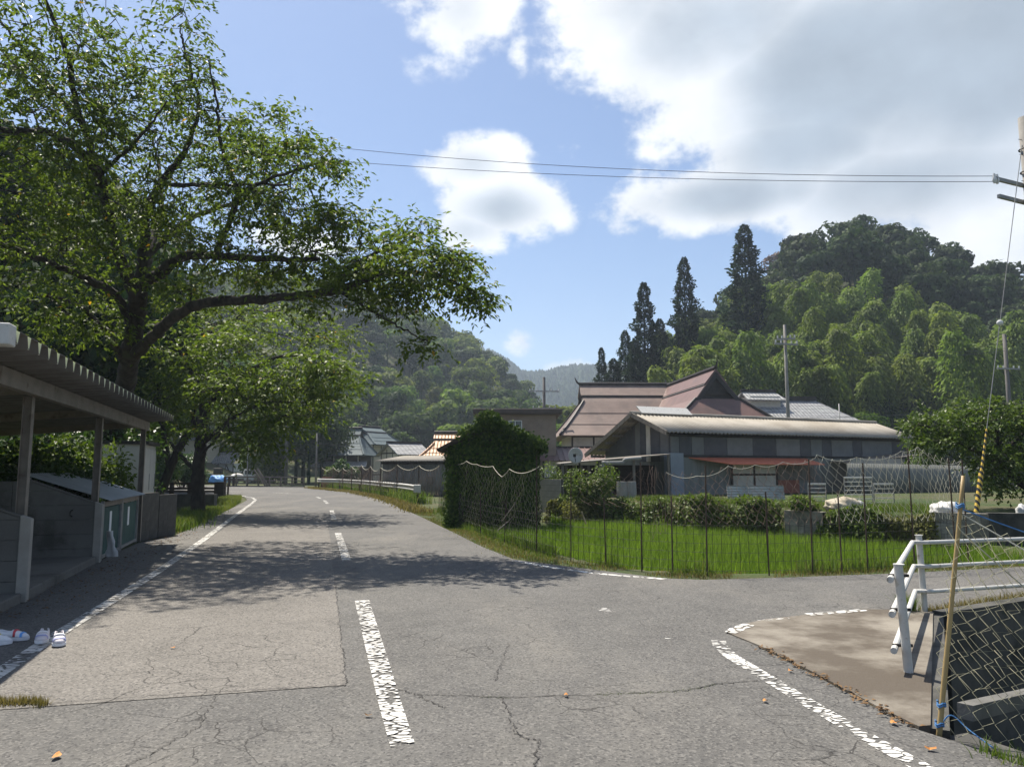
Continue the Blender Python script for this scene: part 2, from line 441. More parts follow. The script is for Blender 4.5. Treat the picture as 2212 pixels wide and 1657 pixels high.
M['tan_roof'] = pm('brown_fascia', (.06, .042, .034), (.085, .06, .048), 3, .6, .1, 20)
M['glass'] = pm('window_glass', (.03, .04, .045), (.05, .06, .065), 2, .08, 0, spec=.6)
M['slate_blue'] = pm('blue_grey_sheet_roof', (.075, .105, .115), (.105, .135, .145), 1.2, .7, .05, 8, c3=(.06, .08, .085), s3=.6, spec=.2)
def tilemat(name, a, b, sx, sy, dark):
    m, nt = newmat(name); n = NT(nt)
    v = n.coord()
    w1 = n.N('ShaderNodeTexWave', wave_type='BANDS', bands_direction='X'); n.L(v, w1.inputs['Vector']); w1.inputs['Scale'].default_value = sx
    w2 = n.N('ShaderNodeTexWave', wave_type='BANDS', bands_direction='Y', wave_profile='SAW'); n.L(v, w2.inputs['Vector']); w2.inputs['Scale'].default_value = sy
    col = n.mix(n.mr(n.noise(v, 3.5, 4, .7), .3, .7), a, b)
    col = n.mix(n.math('MULTIPLY', n.mr(w2.outputs['Fac'], .25, .02), .8), col, dark)
    h = n.math('ADD', w1.outputs['Fac'], n.math('MULTIPLY', w2.outputs['Fac'], .6))
    n.out(n.principled(col, .5, n.bump(h, .8, .05), 0, .4)); return m
M['tile_grey'] = tilemat('grey_roof_tile', (.20, .20, .20), (.36, .36, .355), 1.1, .6, (.07, .07, .07))
M['tile_orange'] = tilemat('orange_roof_tile', (.42, .21, .085), (.55, .30, .13), 1.0, .6, (.18, .08, .04))
M['fibre_cement'] = pm('fibre_cement_sheet', (.25, .23, .195), (.32, .295, .255), 1.6, .9, .2, 20, c3=(.22, .195, .16), s3=.5, t3=(.45, .7))
M['barn_dark'] = pm('barn_dark_panel', (.075, .075, .083), (.10, .10, .108), 2, .7, .08, 12, objrnd=.15)
M['barn_light'] = pm('barn_light_panel', (.15, .152, .152), (.19, .192, .19), 2, .7, .08, 12, objrnd=.2)
M['barn_wall'] = pm('barn_lower_wall', (.17, .18, .165), (.225, .23, .215), 1.2, .8, .12, 12, stretch=(6, 6, .4), c3=(.12, .12, .10), s3=.8)
M['barn_pillar'] = pm('blue_grey_pillar', (.22, .25, .28), (.28, .31, .34), 1.5, .8, .1, 20, c3=(.26, .24, .18), s3=.9)
M['red_sheet'] = pm('red_awning_sheet', (.60, .17, .095), (.68, .22, .125), 3, .6, .05, 20)
M['rust_red'] = pm('rusty_red_sheet', (.22, .07, .045), (.30, .12, .08), 2, .8, .15, 20)
M['corr_grey'] = pm('grey_corrugated_sheet', (.21, .21, .20), (.28, .28, .265), 1.2, .6, .08, 20, stretch=(3, 3, .6), c3=(.15, .13, .11), s3=.8)
M['dull_green'] = pm('green_mesh_sheet', (.018, .06, .055), (.03, .085, .075), 5, .7, .15, 60)
M['paper'] = pm('white_paper', (.70, .71, .70), (.75, .76, .75), 3, .8, 0)
M['lid'] = pm('grey_lid_sheet', (.30, .33, .34), (.38, .41, .42), 2, .5, .05, 20, c3=(.2, .2, .19), s3=2)
M['locker'] = pm('cream_locker_steel', (.42, .41, .37), (.48, .47, .43), 2, .55, .03, 20, c3=(.34, .32, .28), s3=1.2)
M['car_white'] = pm('white_car_paint', (.68, .69, .70), (.72, .73, .74), 2, .25, 0, spec=.6)
M['rubber'] = pm('rubber', (.012, .012, .012), (.022, .022, .022), 6, .85, .1)
M['tarp_blue'] = pm('blue_tarp', (.08, .28, .66), (.13, .36, .74), 6, .5, .3, 12)
M['bag_beige'] = pm('beige_sack', (.34, .29, .21), (.50, .45, .36), 4, .8, .5, 12, c3=(.22, .17, .11), s3=3)
M['bag_white'] = pm('white_bag', (.46, .455, .44), (.58, .575, .56), 5, .6, .5, 9)
M['pole_conc'] = pm('pole_concrete', (.19, .18, .165), (.25, .24, .22), 4, .9, .15, 30, c3=(.12, .11, .10), s3=2)
M['pole_wood'] = pm('pole_dark', (.10, .095, .088), (.15, .14, .13), 4, .9, .15, 30, stretch=(1, 1, .2))
M['wire'] = pm('wire', (.05, .05, .052), (.07, .07, .072), 3, .5, 0)
M['porcelain'] = pm('porcelain', (.55, .55, .54), (.65, .65, .64), 3, .3, 0)
M['bark'] = pm('bark', (.020, .017, .014), (.056, .047, .038), 7, .95, .9, 16, stretch=(1, 1, .45), c3=(.055, .065, .03), s3=2.2, t3=(.55, .75))
M['litter'] = pm('dry_leaves', (.10, .06, .03), (.20, .12, .055), 8, .9, .2, 20)
M['leaf_orange'] = pm('orange_leaf', (.42, .17, .04), (.52, .25, .07), 20, .7, .2, 40)
M['cherry'] = leafmat('cherry_leaves', (.052, .086, .014), (.10, .146, .022), (.165, .214, .036), .54, .5, yellow=(.45, .26, .03), spec=.2)
M['cherry_b'] = leafmat('cherry_leaves_lighter', (.056, .096, .014), (.106, .158, .022), (.172, .226, .036), .52, .5, yellow=(.40, .26, .03), spec=.2)  # slightly lighter yellow-green for the smaller cherry
M['shrub'] = leafmat('shrub_leaves', (.022, .052, .012), (.045, .09, .02), (.08, .135, .03), .34, .4, spec=.3)
M['camellia'] = leafmat('camellia_leaves', (.036, .066, .011), (.07, .115, .018), (.125, .175, .03), .4, .45, spec=.28)
M['ivy'] = leafmat('ivy_leaves', (.05, .085, .012), (.09, .14, .02), (.15, .20, .03), .42, .5, spec=.25)
M['ivy_hut'] = leafmat('hut_ivy_shaded', (.026, .052, .010), (.048, .084, .015), (.095, .14, .024), .22, .65, spec=.08)  # copy of the ivy, shade of the hut front darkened into its greens
M['ivy_brown'] = leafmat('ivy_mixed', (.095, .10, .03), (.14, .15, .042), (.20, .195, .07), .45, .6, spec=.15)
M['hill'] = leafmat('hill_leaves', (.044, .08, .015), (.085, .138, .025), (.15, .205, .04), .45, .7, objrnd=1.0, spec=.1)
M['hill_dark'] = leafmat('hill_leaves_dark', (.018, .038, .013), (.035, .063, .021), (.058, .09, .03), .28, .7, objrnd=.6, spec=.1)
M['conifer'] = leafmat('conifer_needles', (.010, .026, .013), (.02, .044, .021), (.036, .064, .028), .2, .7, objrnd=.4, spec=.1)
M['bamboo'] = leafmat('bamboo_leaves', (.08, .13, .024), (.14, .20, .04), (.205, .27, .062), .46, .6, objrnd=.5, spec=.12)
M['redtree'] = leafmat('withered_leaves', (.07, .035, .03), (.11, .06, .045), (.15, .09, .06), .2, .7)
M['rice'] = leafmat('rice_blades', (.08, .14, .018), (.132, .215, .028), (.20, .285, .048), .52, .55, spec=.15)
M['grass'] = leafmat('grass_blades', (.06, .105, .02), (.105, .165, .03), (.20, .20, .06), .42, .6, spec=.2)
M['grass_dry'] = leafmat('dry_grass', (.10, .095, .03), (.19, .155, .06), (.30, .235, .11), .35, .7, spec=.2)
M['culm'] = pm('bamboo_culm', (.12, .16, .05), (.18, .20, .08), 3, .5, 0)
# ------------------------------------------------------------------ terrain
PADDY = [(-1.3, 21.3), (-0.1, 17.0), (0.95, 14.5), (1.85, 12.45), (3.1, 11.9), (4.6, 12.05), (6.3, 12.55), (9.5, 13.1), (9.6, 16.3), (8.2, 17.7), (5.9, 20.8), (3.4, 24.3), (1.3, 26.0), (1.0, 22.2), (-.4, 21.9)]
YARD = [(9.3, 16.7), (8.3, 17.9), (6.0, 21.1), (3.5, 24.7), (1.5, 27.5), (1.5, 48), (40, 48), (40, 20), (16, 15.4), (9.6, 16.4)]
CHANNEL = [(2.45, 4.72), (4.42, 8.33), (6.1, 9.30), (9.0, 9.85), (20, 11.2), (30, 4), (14, -6), (4.6, -6), (3.5, 1.6), (3.15, 2.9), (2.7, 4.15)]
def ground_z(x, y):
    x = np.asarray(x, float); y = np.asarray(y, float)
    P = np.stack((x.ravel(), y.ravel()), 1)
    z = np.full(len(P), -.03)
    X, Y = P[:, 0], P[:, 1]
    nr = (Y > -20) & (Y < 60) & (abs(X) < 60)
    Q = P[nr]
    zz = np.full(len(Q), -.03)
    zz += -.45 * (1 - smoothstep(sdist(Q, PADDY), -.22, .16))
    zz += .56 * (1 - smoothstep(sdist(Q, YARD), -.12, .05)) * (1 - smoothstep(Q[:, 1], 40, 48))
    zz += -1.6 * (1 - smoothstep(sdist(Q, CHANNEL), -.13, .05))
    z[nr] = zz
    # low grassy hollow left of the hut
    z += -.3 * np.exp(-(((X + .4) / 2.6) ** 2 + ((Y - 24) / 3.2) ** 2) ** 2) * (X < 1.3)
    # hollow beside the road under the bridge rail on the left
    z += -.55 * np.exp(-(((X + 14.3) / 2.6) ** 2 + ((Y - 31) / 3.5) ** 2) ** 2)
    # right hill
    pr = np.interp(X * 150 / np.clip(Y, 70, 152), [8, 14, 20, 24, 29, 35, 41, 49, 59, 68.6, 76, 85, 89, 99, 110, 130, 200, 400], [0, 3, 8, 11, 14, 16.8, 20, 26.7, 33, 36, 34, 32, 28.7, 25.7, 25, 24, 20, 10])
    z += pr * smoothstep(Y, 66, 140) * (1 - .6 * smoothstep(Y, 175, 330))
    # left hill
    pl = np.interp(X, [-600, -300, -150, -79, -63, -50, -37, -24, -10, -2.5, 4, 8, 15, 24], [40, 42, 44, 46, 47.5, 48, 47, 41, 31, 25, 17, 12, 5, 0])
    z += pl * smoothstep(Y, 112, 262) * (1 - .5 * smoothstep(Y, 300, 520))
    # wooded rise close by on the left
    pw = np.interp(X, [-160, -90, -60, -42, -33], [30, 22, 14, 4, 0])
    z += pw * smoothstep(Y, 25, 70) * (1 - .5 * smoothstep(Y, 120, 200))
    # far ridge
    pf = np.interp(X, [-1500, -500, -60, 20, 60, 110, 220, 600, 1500], [170, 150, 112, 98, 95, 99, 118, 150, 170])
    z += pf * smoothstep(Y, 470, 900)
    return z.reshape(x.shape)
def make_ground():
    def axis(segs):
        out = []
        for a, b, s in segs: out.append(np.arange(a, b, s))
        return np.concatenate(out)
    xs = axis([(-2400, -320, 130), (-320, -80, 12), (-80, -24, 2.5), (-24, -5, .8), (-5, 11.5, .16), (11.5, 40, .9), (40, 130, 3), (130, 400, 15), (400, 2500, 130)])
    ys = axis([(-60, -6, 3), (-6, 1.5, .5), (1.5, 27.5, .16), (27.5, 50, .7), (50, 160, 2.5), (160, 420, 8), (420, 1300, 40), (1300, 3200, 150)])
    XX, YY = np.meshgrid(xs, ys)
    ZZ = ground_z(XX, YY)
    V = np.stack((XX.ravel(), YY.ravel(), ZZ.ravel()), 1)
    nx, ny = len(xs), len(ys)
    i, j = np.meshgrid(np.arange(nx - 1), np.arange(ny - 1))
    a = (j * nx + i).ravel()
    o = big('ground', V, np.stack((a, a + 1, a + nx + 1, a + nx), 1), M['ground'], smooth=True)
    tag(o, kind='structure')
make_ground()

def st(o): return tag(o, kind='structure')
def gp(L_, z=0.0): return [G(u, v, z)[:2] for u, v in L_]
road_pts = [(-8.5, -8), (-6.2, 2), (-5.35, 6.5)] + gp([(60, 1299), (200, 1217), (300, 1172), (378, 1156), (415, 1140), (470, 1113), (520, 1088), (534, 1080), (528, 1073), (505, 1069), (470, 1067), (380, 1067), (250, 1068)]) + \
    [(-60, 46), (-60, 78), (-46, 78)] + gp([(420, 1048), (655, 1049.5), (690, 1056), (760, 1063), (830, 1081), (900, 1112), (980, 1150), (1040, 1180), (1110, 1208), (1280, 1230), (1440, 1249), (1520, 1252), (1700, 1247), (1940, 1238), (2212, 1224)]) + \
    [(14, 13.2), (20, 14.2), (20, 11.35), (9.0, 9.98), (6.1, 9.42)] + gp([(2000, 1317), (1860, 1316), (1650, 1338), (1570, 1366), (1640, 1397), (1760, 1458), (1890, 1528), (1985, 1576), (2060, 1600)]) + \
    [(2.62, 4.1), (3.0, 2.9), (3.35, 1.6), (4.4, -6), (3, -8)]
st(sheet('road', road_pts, 0.0, M['asphalt']))
st(sheet('asphalt_patch', gp([(748, 1480), (738, 1390), (722, 1250), (716, 1180), (705, 1120), (535, 1108), (400, 1198), (300, 1275), (120, 1385), (30, 1445), (-160, 1545)]), .004, M['asphalt_patch']))
def ribbon(name, pts, w, z, mat):
    P = np.array([p[:2] for p in pts]); T = np.gradient(P, axis=0); T /= np.linalg.norm(T, axis=1)[:, None]
    Nn = np.stack((-T[:, 1], T[:, 0]), 1)
    w = np.broadcast_to(np.asarray(w, float), (len(P),))[:, None] / 2
    V = np.concatenate((np.c_[P + Nn * w, np.full(len(P), z)], np.c_[P - Nn * w, np.full(len(P), z)]))
    n = len(P); Fq = [(i, n + i, n + i + 1, i + 1) for i in range(n - 1)]
    me = bpy.data.meshes.new(name); me.from_pydata(V.tolist(), [], Fq)
    return st(link(name, me, mat))
ribbon('road_marking', [(-2.6, .8)] + gp([(-60, 1492), (5, 1450), (110, 1380), (250, 1293), (340, 1236), (440, 1166), (505, 1116), (545, 1087), (552, 1080), (545, 1075), (520, 1071.5), (480, 1070)]), .14, .008, M['paint_line'])
for a in ([(870, 1612), (845, 1530), (815, 1420), (782, 1298)], [(749, 1212), (741, 1185), (730, 1151)], [(722, 1123), (716, 1102)], [(708, 1088), (700, 1081)], [(692, 1077), (684, 1073)], [(640, 1067), (590, 1064.5)], [(520, 1062), (440, 1060)]):
    ribbon('road_marking', gp(a), np.linspace(.135, .165, len(a)) if a[0][1] > 1500 else .15, .008, M['paint_dash'])
ribbon('road_marking', [(2.2, 2.4)] + gp([(2010, 1668), (1880, 1597), (1760, 1527), (1660, 1466), (1580, 1418), (1556, 1396), (1552, 1384)]), .125, .004, M['paint_right'])
ribbon('road_marking', gp([(1110, 1211), (1180, 1224), (1280, 1238), (1380, 1247), (1440, 1251)]), .12, .004, M['paint'])
ribbon('road_marking', gp([(1575, 1371), (1592, 1362), (1622, 1350)]), [.10, .14, .12], .016, M['paint'])
ribbon('road_marking', gp([(1640, 1344), (1700, 1338), (1735, 1332)]), .06, .016, M['paint_faint'])
ribbon('road_marking', gp([(1745, 1330), (1800, 1326), (1868, 1320)]), .11, .016, M['paint'])
for a in ([(1475, 1391), (1432, 1370)], [(1310, 1322), (1290, 1308)], [(1200, 1252), (1165, 1240)]):
    ribbon('road_marking', gp(a), .13, .004, M['paint_faint'])
# apron slab with a real edge
ap = gp([(1570, 1367), (1600, 1352), (1650, 1340), (1750, 1329), (1860, 1318), (1998, 1319)]) + [(4.45, 8.36), (4.40, 8.30), (2.46, 4.74), (2.38, 4.72)] + gp([(1890, 1526), (1760, 1456), (1640, 1396), (1590, 1376)])
bm_ = MB(); bm_.prism([(p[0], p[1], .012) for p in ap], (0, 0, -.3))
o = bm_.build('concrete_apron', M['apron']); st(o)
# walls of the drainage channel
def wall_run(mb, pts, th, z0, z1):
    for a, b in zip(pts[:-1], pts[1:]):
        a = np.array(a); b = np.array(b); t = (b - a) / np.linalg.norm(b - a); n = np.array((t[1], -t[0])) * th
        mb.prism([(*a, z0), (*b, z0), (*(b + n), z0), (*(a + n), z0)], (0, 0, z1 - z0))
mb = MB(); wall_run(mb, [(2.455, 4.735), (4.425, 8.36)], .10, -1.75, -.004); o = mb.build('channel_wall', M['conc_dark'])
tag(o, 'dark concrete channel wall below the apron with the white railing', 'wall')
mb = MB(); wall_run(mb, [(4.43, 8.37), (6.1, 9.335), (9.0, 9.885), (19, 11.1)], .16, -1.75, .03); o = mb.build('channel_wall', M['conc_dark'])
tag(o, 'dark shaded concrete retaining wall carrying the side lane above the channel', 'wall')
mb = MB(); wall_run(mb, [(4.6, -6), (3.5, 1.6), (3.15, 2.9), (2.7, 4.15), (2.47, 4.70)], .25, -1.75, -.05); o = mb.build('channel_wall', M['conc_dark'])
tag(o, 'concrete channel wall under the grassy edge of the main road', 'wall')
mb = MB(); a, b = A(2085, 1537, 4.9), A(2300, 1487, 6.2); mb.bar(a, b, .09, .09); mb.bar(a + np.array((.02, 0, -.3)), a + np.array((-.55, .25, -.3)), .1, .1)
o = mb.build('channel_strut', M['conc']); tag(o, 'concrete strut beam spanning the drainage channel behind the net', 'beam')
# crack lines with moss in them
def crackline(pts, w, name='road_crack'):
    P = np.array(gp(pts)); t = np.linspace(0, 1, 90); s = np.linspace(0, 1, len(P))
    Q = np.stack((np.interp(t, s, P[:, 0]), np.interp(t, s, P[:, 1])), 1); Q += rng.normal(0, .010, Q.shape); 
    ribbon(name, [(*q, 0) for q in Q], np.clip(rng.normal(w, w * .35, 90), .002, 1), .0045, M['dark_iron'])
    return Q
CR1 = crackline([(900, 1500), (1000, 1502), (1090, 1507), (1300, 1500), (1480, 1492), (1545, 1478), (1640, 1470)], .008)
crackline([(-100, 1528), (150, 1517), (400, 1498), (560, 1490), (748, 1481)], .009)
crackline([(748, 1482), (738, 1390), (722, 1250)], .009)
crackline([(1085, 1507), (1105, 1560), (1120, 1590), (1165, 1600), (1155, 1660)], .006)
crackline([(830, 1482), (900, 1500), (960, 1530)], .006)
crackline([(470, 1500), (430, 1570), (330, 1625), (260, 1660)], .005)
crackline([(1100, 1390), (1085, 1430), (1070, 1470)], .004)
# ------------------------------------------------------------------ vegetation tools
def rand_unit(n):
    v = rng.normal(size=(n, 3)); return v / np.linalg.norm(v, axis=1)[:, None]
def nrm(v): return v / (np.linalg.norm(v, axis=-1, keepdims=True) + 1e-9)
def leaf_arrays(C, T, Nn, ln, wd, rnd=None):
    """one folded leaf (a quad) at each C: T direction of growth, Nn its upper side"""
    n = len(C); T = nrm(T); S = nrm(np.cross(T, Nn)); U = np.cross(S, T)
    ln = np.broadcast_to(ln, (n,))[:, None]; wd = np.broadcast_to(wd, (n,))[:, None]
    a = C; b = C + T * ln * .48 + S * wd / 2 + U * wd * .18; c = C + T * ln - U * ln * .12; d = C + T * ln * .48 - S * wd / 2 + U * wd * .18
    V = np.stack((a, b, c, d), 1).reshape(-1, 3)
    Fq = np.arange(4 * n).reshape(n, 4)
    if rnd is None: rnd = rng.random(n)
    return V, Fq, np.repeat(rnd, 4)
def merge(parts):
    V = []; Fc = []; r = []; n = 0
    for p in parts:
        V.append(p[0]); Fc.append(p[1] + n); n += len(p[0])
        if len(p) > 2: r.append(p[2])
    return np.concatenate(V), np.concatenate(Fc), (np.concatenate(r) if r else None)
def in_ball(n):
    return rand_unit(n) * (rng.random(n) ** (1 / 3))[:, None]
def smooth_poly(P, k=8, jit=0.0):
    P = np.asarray(P, float); n = len(P)
    Q = np.vstack((2 * P[0] - P[1], P, 2 * P[-1] - P[-2])); out = []
    for i in range(1, n):
        p0, p1, p2, p3 = Q[i - 1], Q[i], Q[i + 1], Q[i + 2]
        for t in np.arange(k) / k:
            out.append(.5 * (2 * p1 + (p2 - p0) * t + (2 * p0 - 5 * p1 + 4 * p2 - p3) * t * t + (3 * p1 - p0 - 3 * p2 + p3) * t ** 3))
    out.append(P[-1]); out = np.array(out)
    if jit: out[1:-1] += rng.normal(0, jit, (len(out) - 2, 3))
    return out
def spray(C, Dv, per, rad, ln, wd, flat=.42, droop=.35, spread=.5, tw=4):
    """leaves set alternately along a few arching twiglets at every cluster"""
    n = len(C); k = n * per
    td = rng.normal(size=(n, tw, 3)) * np.array((1, 1, flat)) + Dv[:, None] * .7
    td = nrm(td); tl = rad * rng.uniform(.7, 1.45, (n, tw))
    ci = np.repeat(np.arange(n), per); wi = rng.integers(0, tw, k)
    d = td[ci, wi]; L_ = tl[ci, wi]; t = rng.uniform(.12, 1.0, k)
    off = d * (L_ * t)[:, None]; off[:, 2] -= .22 * L_ * t * t
    side = nrm(np.cross(d, np.array((0, 0, 1.)))) * np.where(rng.random(k) < .5, 1, -1)[:, None]
    c = C[ci] + off + rng.normal(0, .012, (k, 3))
    T = d * .65 + side * .75 + rng.normal(0, .28, (k, 3)) - np.array((0, 0, droop))
    Nn = np.array((0, 0, 1.0)) + rng.normal(0, spread, (k, 3))
    shade = np.clip(rng.normal(.5, .15, n)[ci] + rng.normal(0, .16, k), 0, .965)
    shade[rng.random(k) < .0035] = 1.0
    return leaf_arrays(c, T, Nn, ln * rng.uniform(.6, 1.3, k), wd * rng.uniform(.7, 1.25, k), shade)
def grow(limbs, pts, twig=.0055, seg=.55, powr=.42):
    """twigs that reach from the limbs to every cluster point, splitting on the way"""
    nodes = []; par = []
    for P, r in limbs:
        for q in P[len(P) // 5:]: nodes.append(q); par.append(-1)
    L0 = len(nodes)
    base = np.array(nodes)
    d0 = np.array([np.min(((base - p) ** 2).sum(1)) for p in pts])
    order = np.argsort(d0)
    cap = L0 + len(pts) * 14
    arr = np.zeros((cap, 3)); arr[:L0] = base; parent = np.full(cap, -1); cnt = L0
    ends = []; dirs = []
    for i in order:
        p = pts[i]
        dd = ((arr[:cnt] - p) ** 2).sum(1)
        j = int(np.argmin(dd)); dist = math.sqrt(dd[j])
        k = max(1, min(9, int(dist / seg)))
        a = arr[j].copy(); prev = j; side = rng.normal(0, .09 * dist, 3)
        for s in range(1, k + 1):
            t = s / k
            q = a + (p - a) * t + side * math.sin(math.pi * t) + np.array((0, 0, .06 * dist * math.sin(math.pi * t)))
            if cnt >= cap: break
            arr[cnt] = q; parent[cnt] = prev; prev = cnt; cnt += 1
        ends.append(arr[prev]); dirs.append(nrm(arr[prev] - arr[parent[prev]] if parent[prev] >= 0 else np.array((0, 0, 1.))))
    w = np.zeros(cnt)
    for e in range(cnt - 1, L0 - 1, -1):
        w[e] = max(w[e], 1)
        if parent[e] >= 0: w[parent[e]] += w[e]
    rad = twig * w ** powr
    E_ = np.arange(L0, cnt); E_ = E_[parent[E_] >= 0]
    a = arr[parent[E_]]; b = arr[E_]; rb = rad[E_]; ra = np.minimum(rad[parent[E_]], rb * 1.5); ra = np.where(parent[E_] < L0, rb * 1.25, np.maximum(ra, rb))
    T = nrm(b - a); ref = np.where(abs(T[:, 2:3]) < .9, np.array((0, 0, 1.)), np.array((1., 0, 0)))
    S = nrm(np.cross(T, ref)); U = np.cross(S, T); sd = 4
    ang = np.arange(sd) * 2 * math.pi / sd
    ring = np.cos(ang)[None, :, None] * S[:, None] + np.sin(ang)[None, :, None] * U[:, None]
    V = np.concatenate((a[:, None] + ring * ra[:, None, None], b[:, None] + ring * rb[:, None, None]), 1)
    n = len(E_); j = np.arange(sd); j2 = (j + 1) % sd
    Fq = (np.stack((j, j2, j2 + sd, j + sd), 1)[None] + (np.arange(n) * 2 * sd)[:, None, None]).reshape(-1, 4)
    return (V.reshape(-1, 3), Fq), np.array(ends), np.array(dirs)
def limb(pts, r0, r1, jit=.012, k=8):
    P = smooth_poly(pts, k, jit); t = np.linspace(0, 1, len(P))
    return P, r0 + (r1 - r0) * t ** .8
def blob(n, u, v, Y, ru, rv, rY):
    c = A(u, v, Y); s = Y / F
    p = in_ball(n)
    m = max(3, n // 6); k = in_ball(m); p = .45 * p * 1.05 + .62 * k[rng.integers(0, m, n)]      # gathered into sprays with gaps between
    return c + p * np.array((ru * s, rY, rv * s)) * 1.05
def limbs_mesh(limbs, sides=9): return merge([tube_arrays(P, r * (1 + .06 * rng.normal(size=len(P))), sides) for P, r in limbs])[:2]
def tree(name, label, limbs, pts, leaf_m, per, rad, ln, wd, cat='tree', group=None, flat=.42, twig=.0055, droop=.35, extra=None):
    base = limbs[0][0][0]
    root = empty(name, base, 0, label, cat, group)
    sh = np.array(base)
    V, Fq = limbs_mesh(limbs); big('trunk', V - sh, Fq, M['bark'], root, smooth=True)
    (tv, tf), ends, dirs = grow(limbs, pts, twig)
    tag(big('branches', tv - sh, tf, M['bark'], root, smooth=True), kind='stuff')
    V, Fq, r = spray(ends, dirs, per, rad, ln, wd, flat, droop)
    big('foliage', V - sh, Fq, leaf_m, root, rnd=r)
    return root
def blades(P, h, w, lean=.35, mat=None, name='grass', segs=1, rndb=None):
    """upright blades: each a bent strip of two quads"""
    n = len(P); az = rng.random(n) * 2 * math.pi
    S = np.stack((np.cos(az), np.sin(az), np.zeros(n)), 1); B = np.stack((-np.sin(az), np.cos(az), np.zeros(n)), 1)
    hh = (h * rng.uniform(.55, 1.25, n))[:, None]; ww = (w * rng.uniform(.7, 1.3, n))[:, None]; le = (rng.normal(0, lean, n))[:, None] * hh
    m = P + np.array((0, 0, 1.)) * hh * .58 + B * le * .35; t = P + np.array((0, 0, 1.)) * hh + B * le
    V = np.stack((P - S * ww / 2, P + S * ww / 2, m + S * ww * .4, m - S * ww * .4, t + S * ww * .06, t - S * ww * .06), 1).reshape(-1, 3)
    i = np.arange(n)[:, None] * 6
    Fq = np.concatenate((i + np.array((0, 1, 2, 3)), i + np.array((3, 2, 4, 5))), 1).reshape(-1, 4)
    r = np.repeat(np.clip(rng.normal(.5, .22, n) if rndb is None else rndb, 0, 1), 6)
    return V, Fq, r
def poly_samples(poly, n):
    poly = np.asarray(poly, float); lo = poly.min(0); hi = poly.max(0); out = []
    tot = 0
    while tot < n:
        q = lo + rng.random((n * 2, 2)) * (hi - lo); q = q[sdist(q, poly) < 0]; out.append(q); tot += len(q)
    return np.concatenate(out)[:n]
def onground(P2): return np.c_[P2, ground_z(P2[:, 0], P2[:, 1])]
def vnoise(P2, s=1.0):
    x, y = P2[:, 0] / s, P2[:, 1] / s
    return .5 + .5 * (np.sin(1.7 * x + 1.3 * np.sin(1.1 * y)) * np.sin(1.9 * y + 1.7 * np.sin(.9 * x)))

# ------------------------------------------------------------------ the cherry trees on the left
lA = []
TR = .30
trk = [(-11.5, 21.6, -.1), A(232, 1000, 21.4), A(250, 900, 20.6), A(272, 820, 19.4), A(286, 740, 18.2), A(300, 620, 17.0)]
lA.append(limb(trk, TR, .2, .012))
def lim(p, a, b): lA.append(limb(p, a, b))
lim([A(284, 775, 18.6), A(335, 722, 17.2), A(385, 680, 16.6), A(440, 655, 16.2), A(540, 648, 15.8), A(640, 640, 15.4), A(730, 628, 15.0)], .145, .08)        # the long low limb over the road
lim([A(730, 628, 15.0), A(800, 600, 14.8), A(880, 590, 14.6), A(960, 600, 14.4), A(1030, 640, 14.3)], .09, .022)
lim([A(735, 630, 15.0), A(800, 670, 14.7), A(860, 705, 14.5), A(915, 735, 14.4)], .045, .012)
lim([A(700, 632, 15.1), A(760, 575, 15.2), A(840, 540, 15.4), A(950, 545, 15.4)], .06, .02)
lim([A(300, 620, 17.0), A(345, 590, 16.6), A(400, 555, 16.2), A(500, 555, 15.6), A(600, 560, 15.2), A(690, 560, 15.0)], .16, .04)                         # second limb
lim([A(300, 640, 17.0), A(310, 560, 17.0), A(315, 470, 17.0), A(345, 400, 16.8), A(400, 330, 16.4)], .17, .07)
lim([A(400, 330, 16.4), A(430, 230, 16.0), A(400, 120, 15.6), A(390, 60, 15.5)], .06, .015)
lim([A(460, 560, 15.9), A(500, 470, 15.6), A(520, 420, 15.4), A(600, 380, 15.0), A(720, 345, 14.8)], .08, .02)
lim([A(345, 400, 16.8), A(430, 400, 16.0), A(520, 400, 15.4), A(620, 400, 15.0)], .06, .02)
lim([A(520, 420, 15.4), A(480, 330, 15.0), A(470, 230, 14.8), A(450, 130, 14.6)], .055, .014)
lim([A(298, 650, 17.0), A(260, 560, 16.6), A(235, 470, 16.0), A(215, 380, 15.2), A(175, 330, 14.5), A(110, 290, 13.6), A(0, 280, 12.8)], .15, .05)
lim([A(245, 510, 16.3), A(215, 400, 15.6), A(190, 300, 15.0), A(165, 230, 14.4), A(150, 140, 13.9), A(110, 30, 13.4), A(70, -60, 13.0)], .10, .03)
lim([A(175, 265, 14.7), A(110, 190, 14.0), A(50, 110, 13.5), A(-20, 20, 13.0)], .05, .02)
lim([A(292, 720, 18.0), A(250, 640, 16.8), A(180, 600, 16.0), A(90, 560, 15.0), A(-20, 520, 14.0)], .12, .04)
lim([A(276, 800, 19.0), A(230, 720, 17.6), A(170, 660, 16.6), A(100, 640, 15.8)], .10, .03)
lim([A(300, 640, 17.0), A(330, 520, 18.2), A(350, 420, 19.5), A(330, 300, 20.5)], .12, .03)
lim([A(215, 380, 15.2), A(300, 300, 14.4), A(360, 220, 13.8)], .05, .015)
lim([A(310, 560, 17.0), A(420, 470, 18.0), A(560, 420, 19.2), A(660, 360, 19.8)], .09, .02)
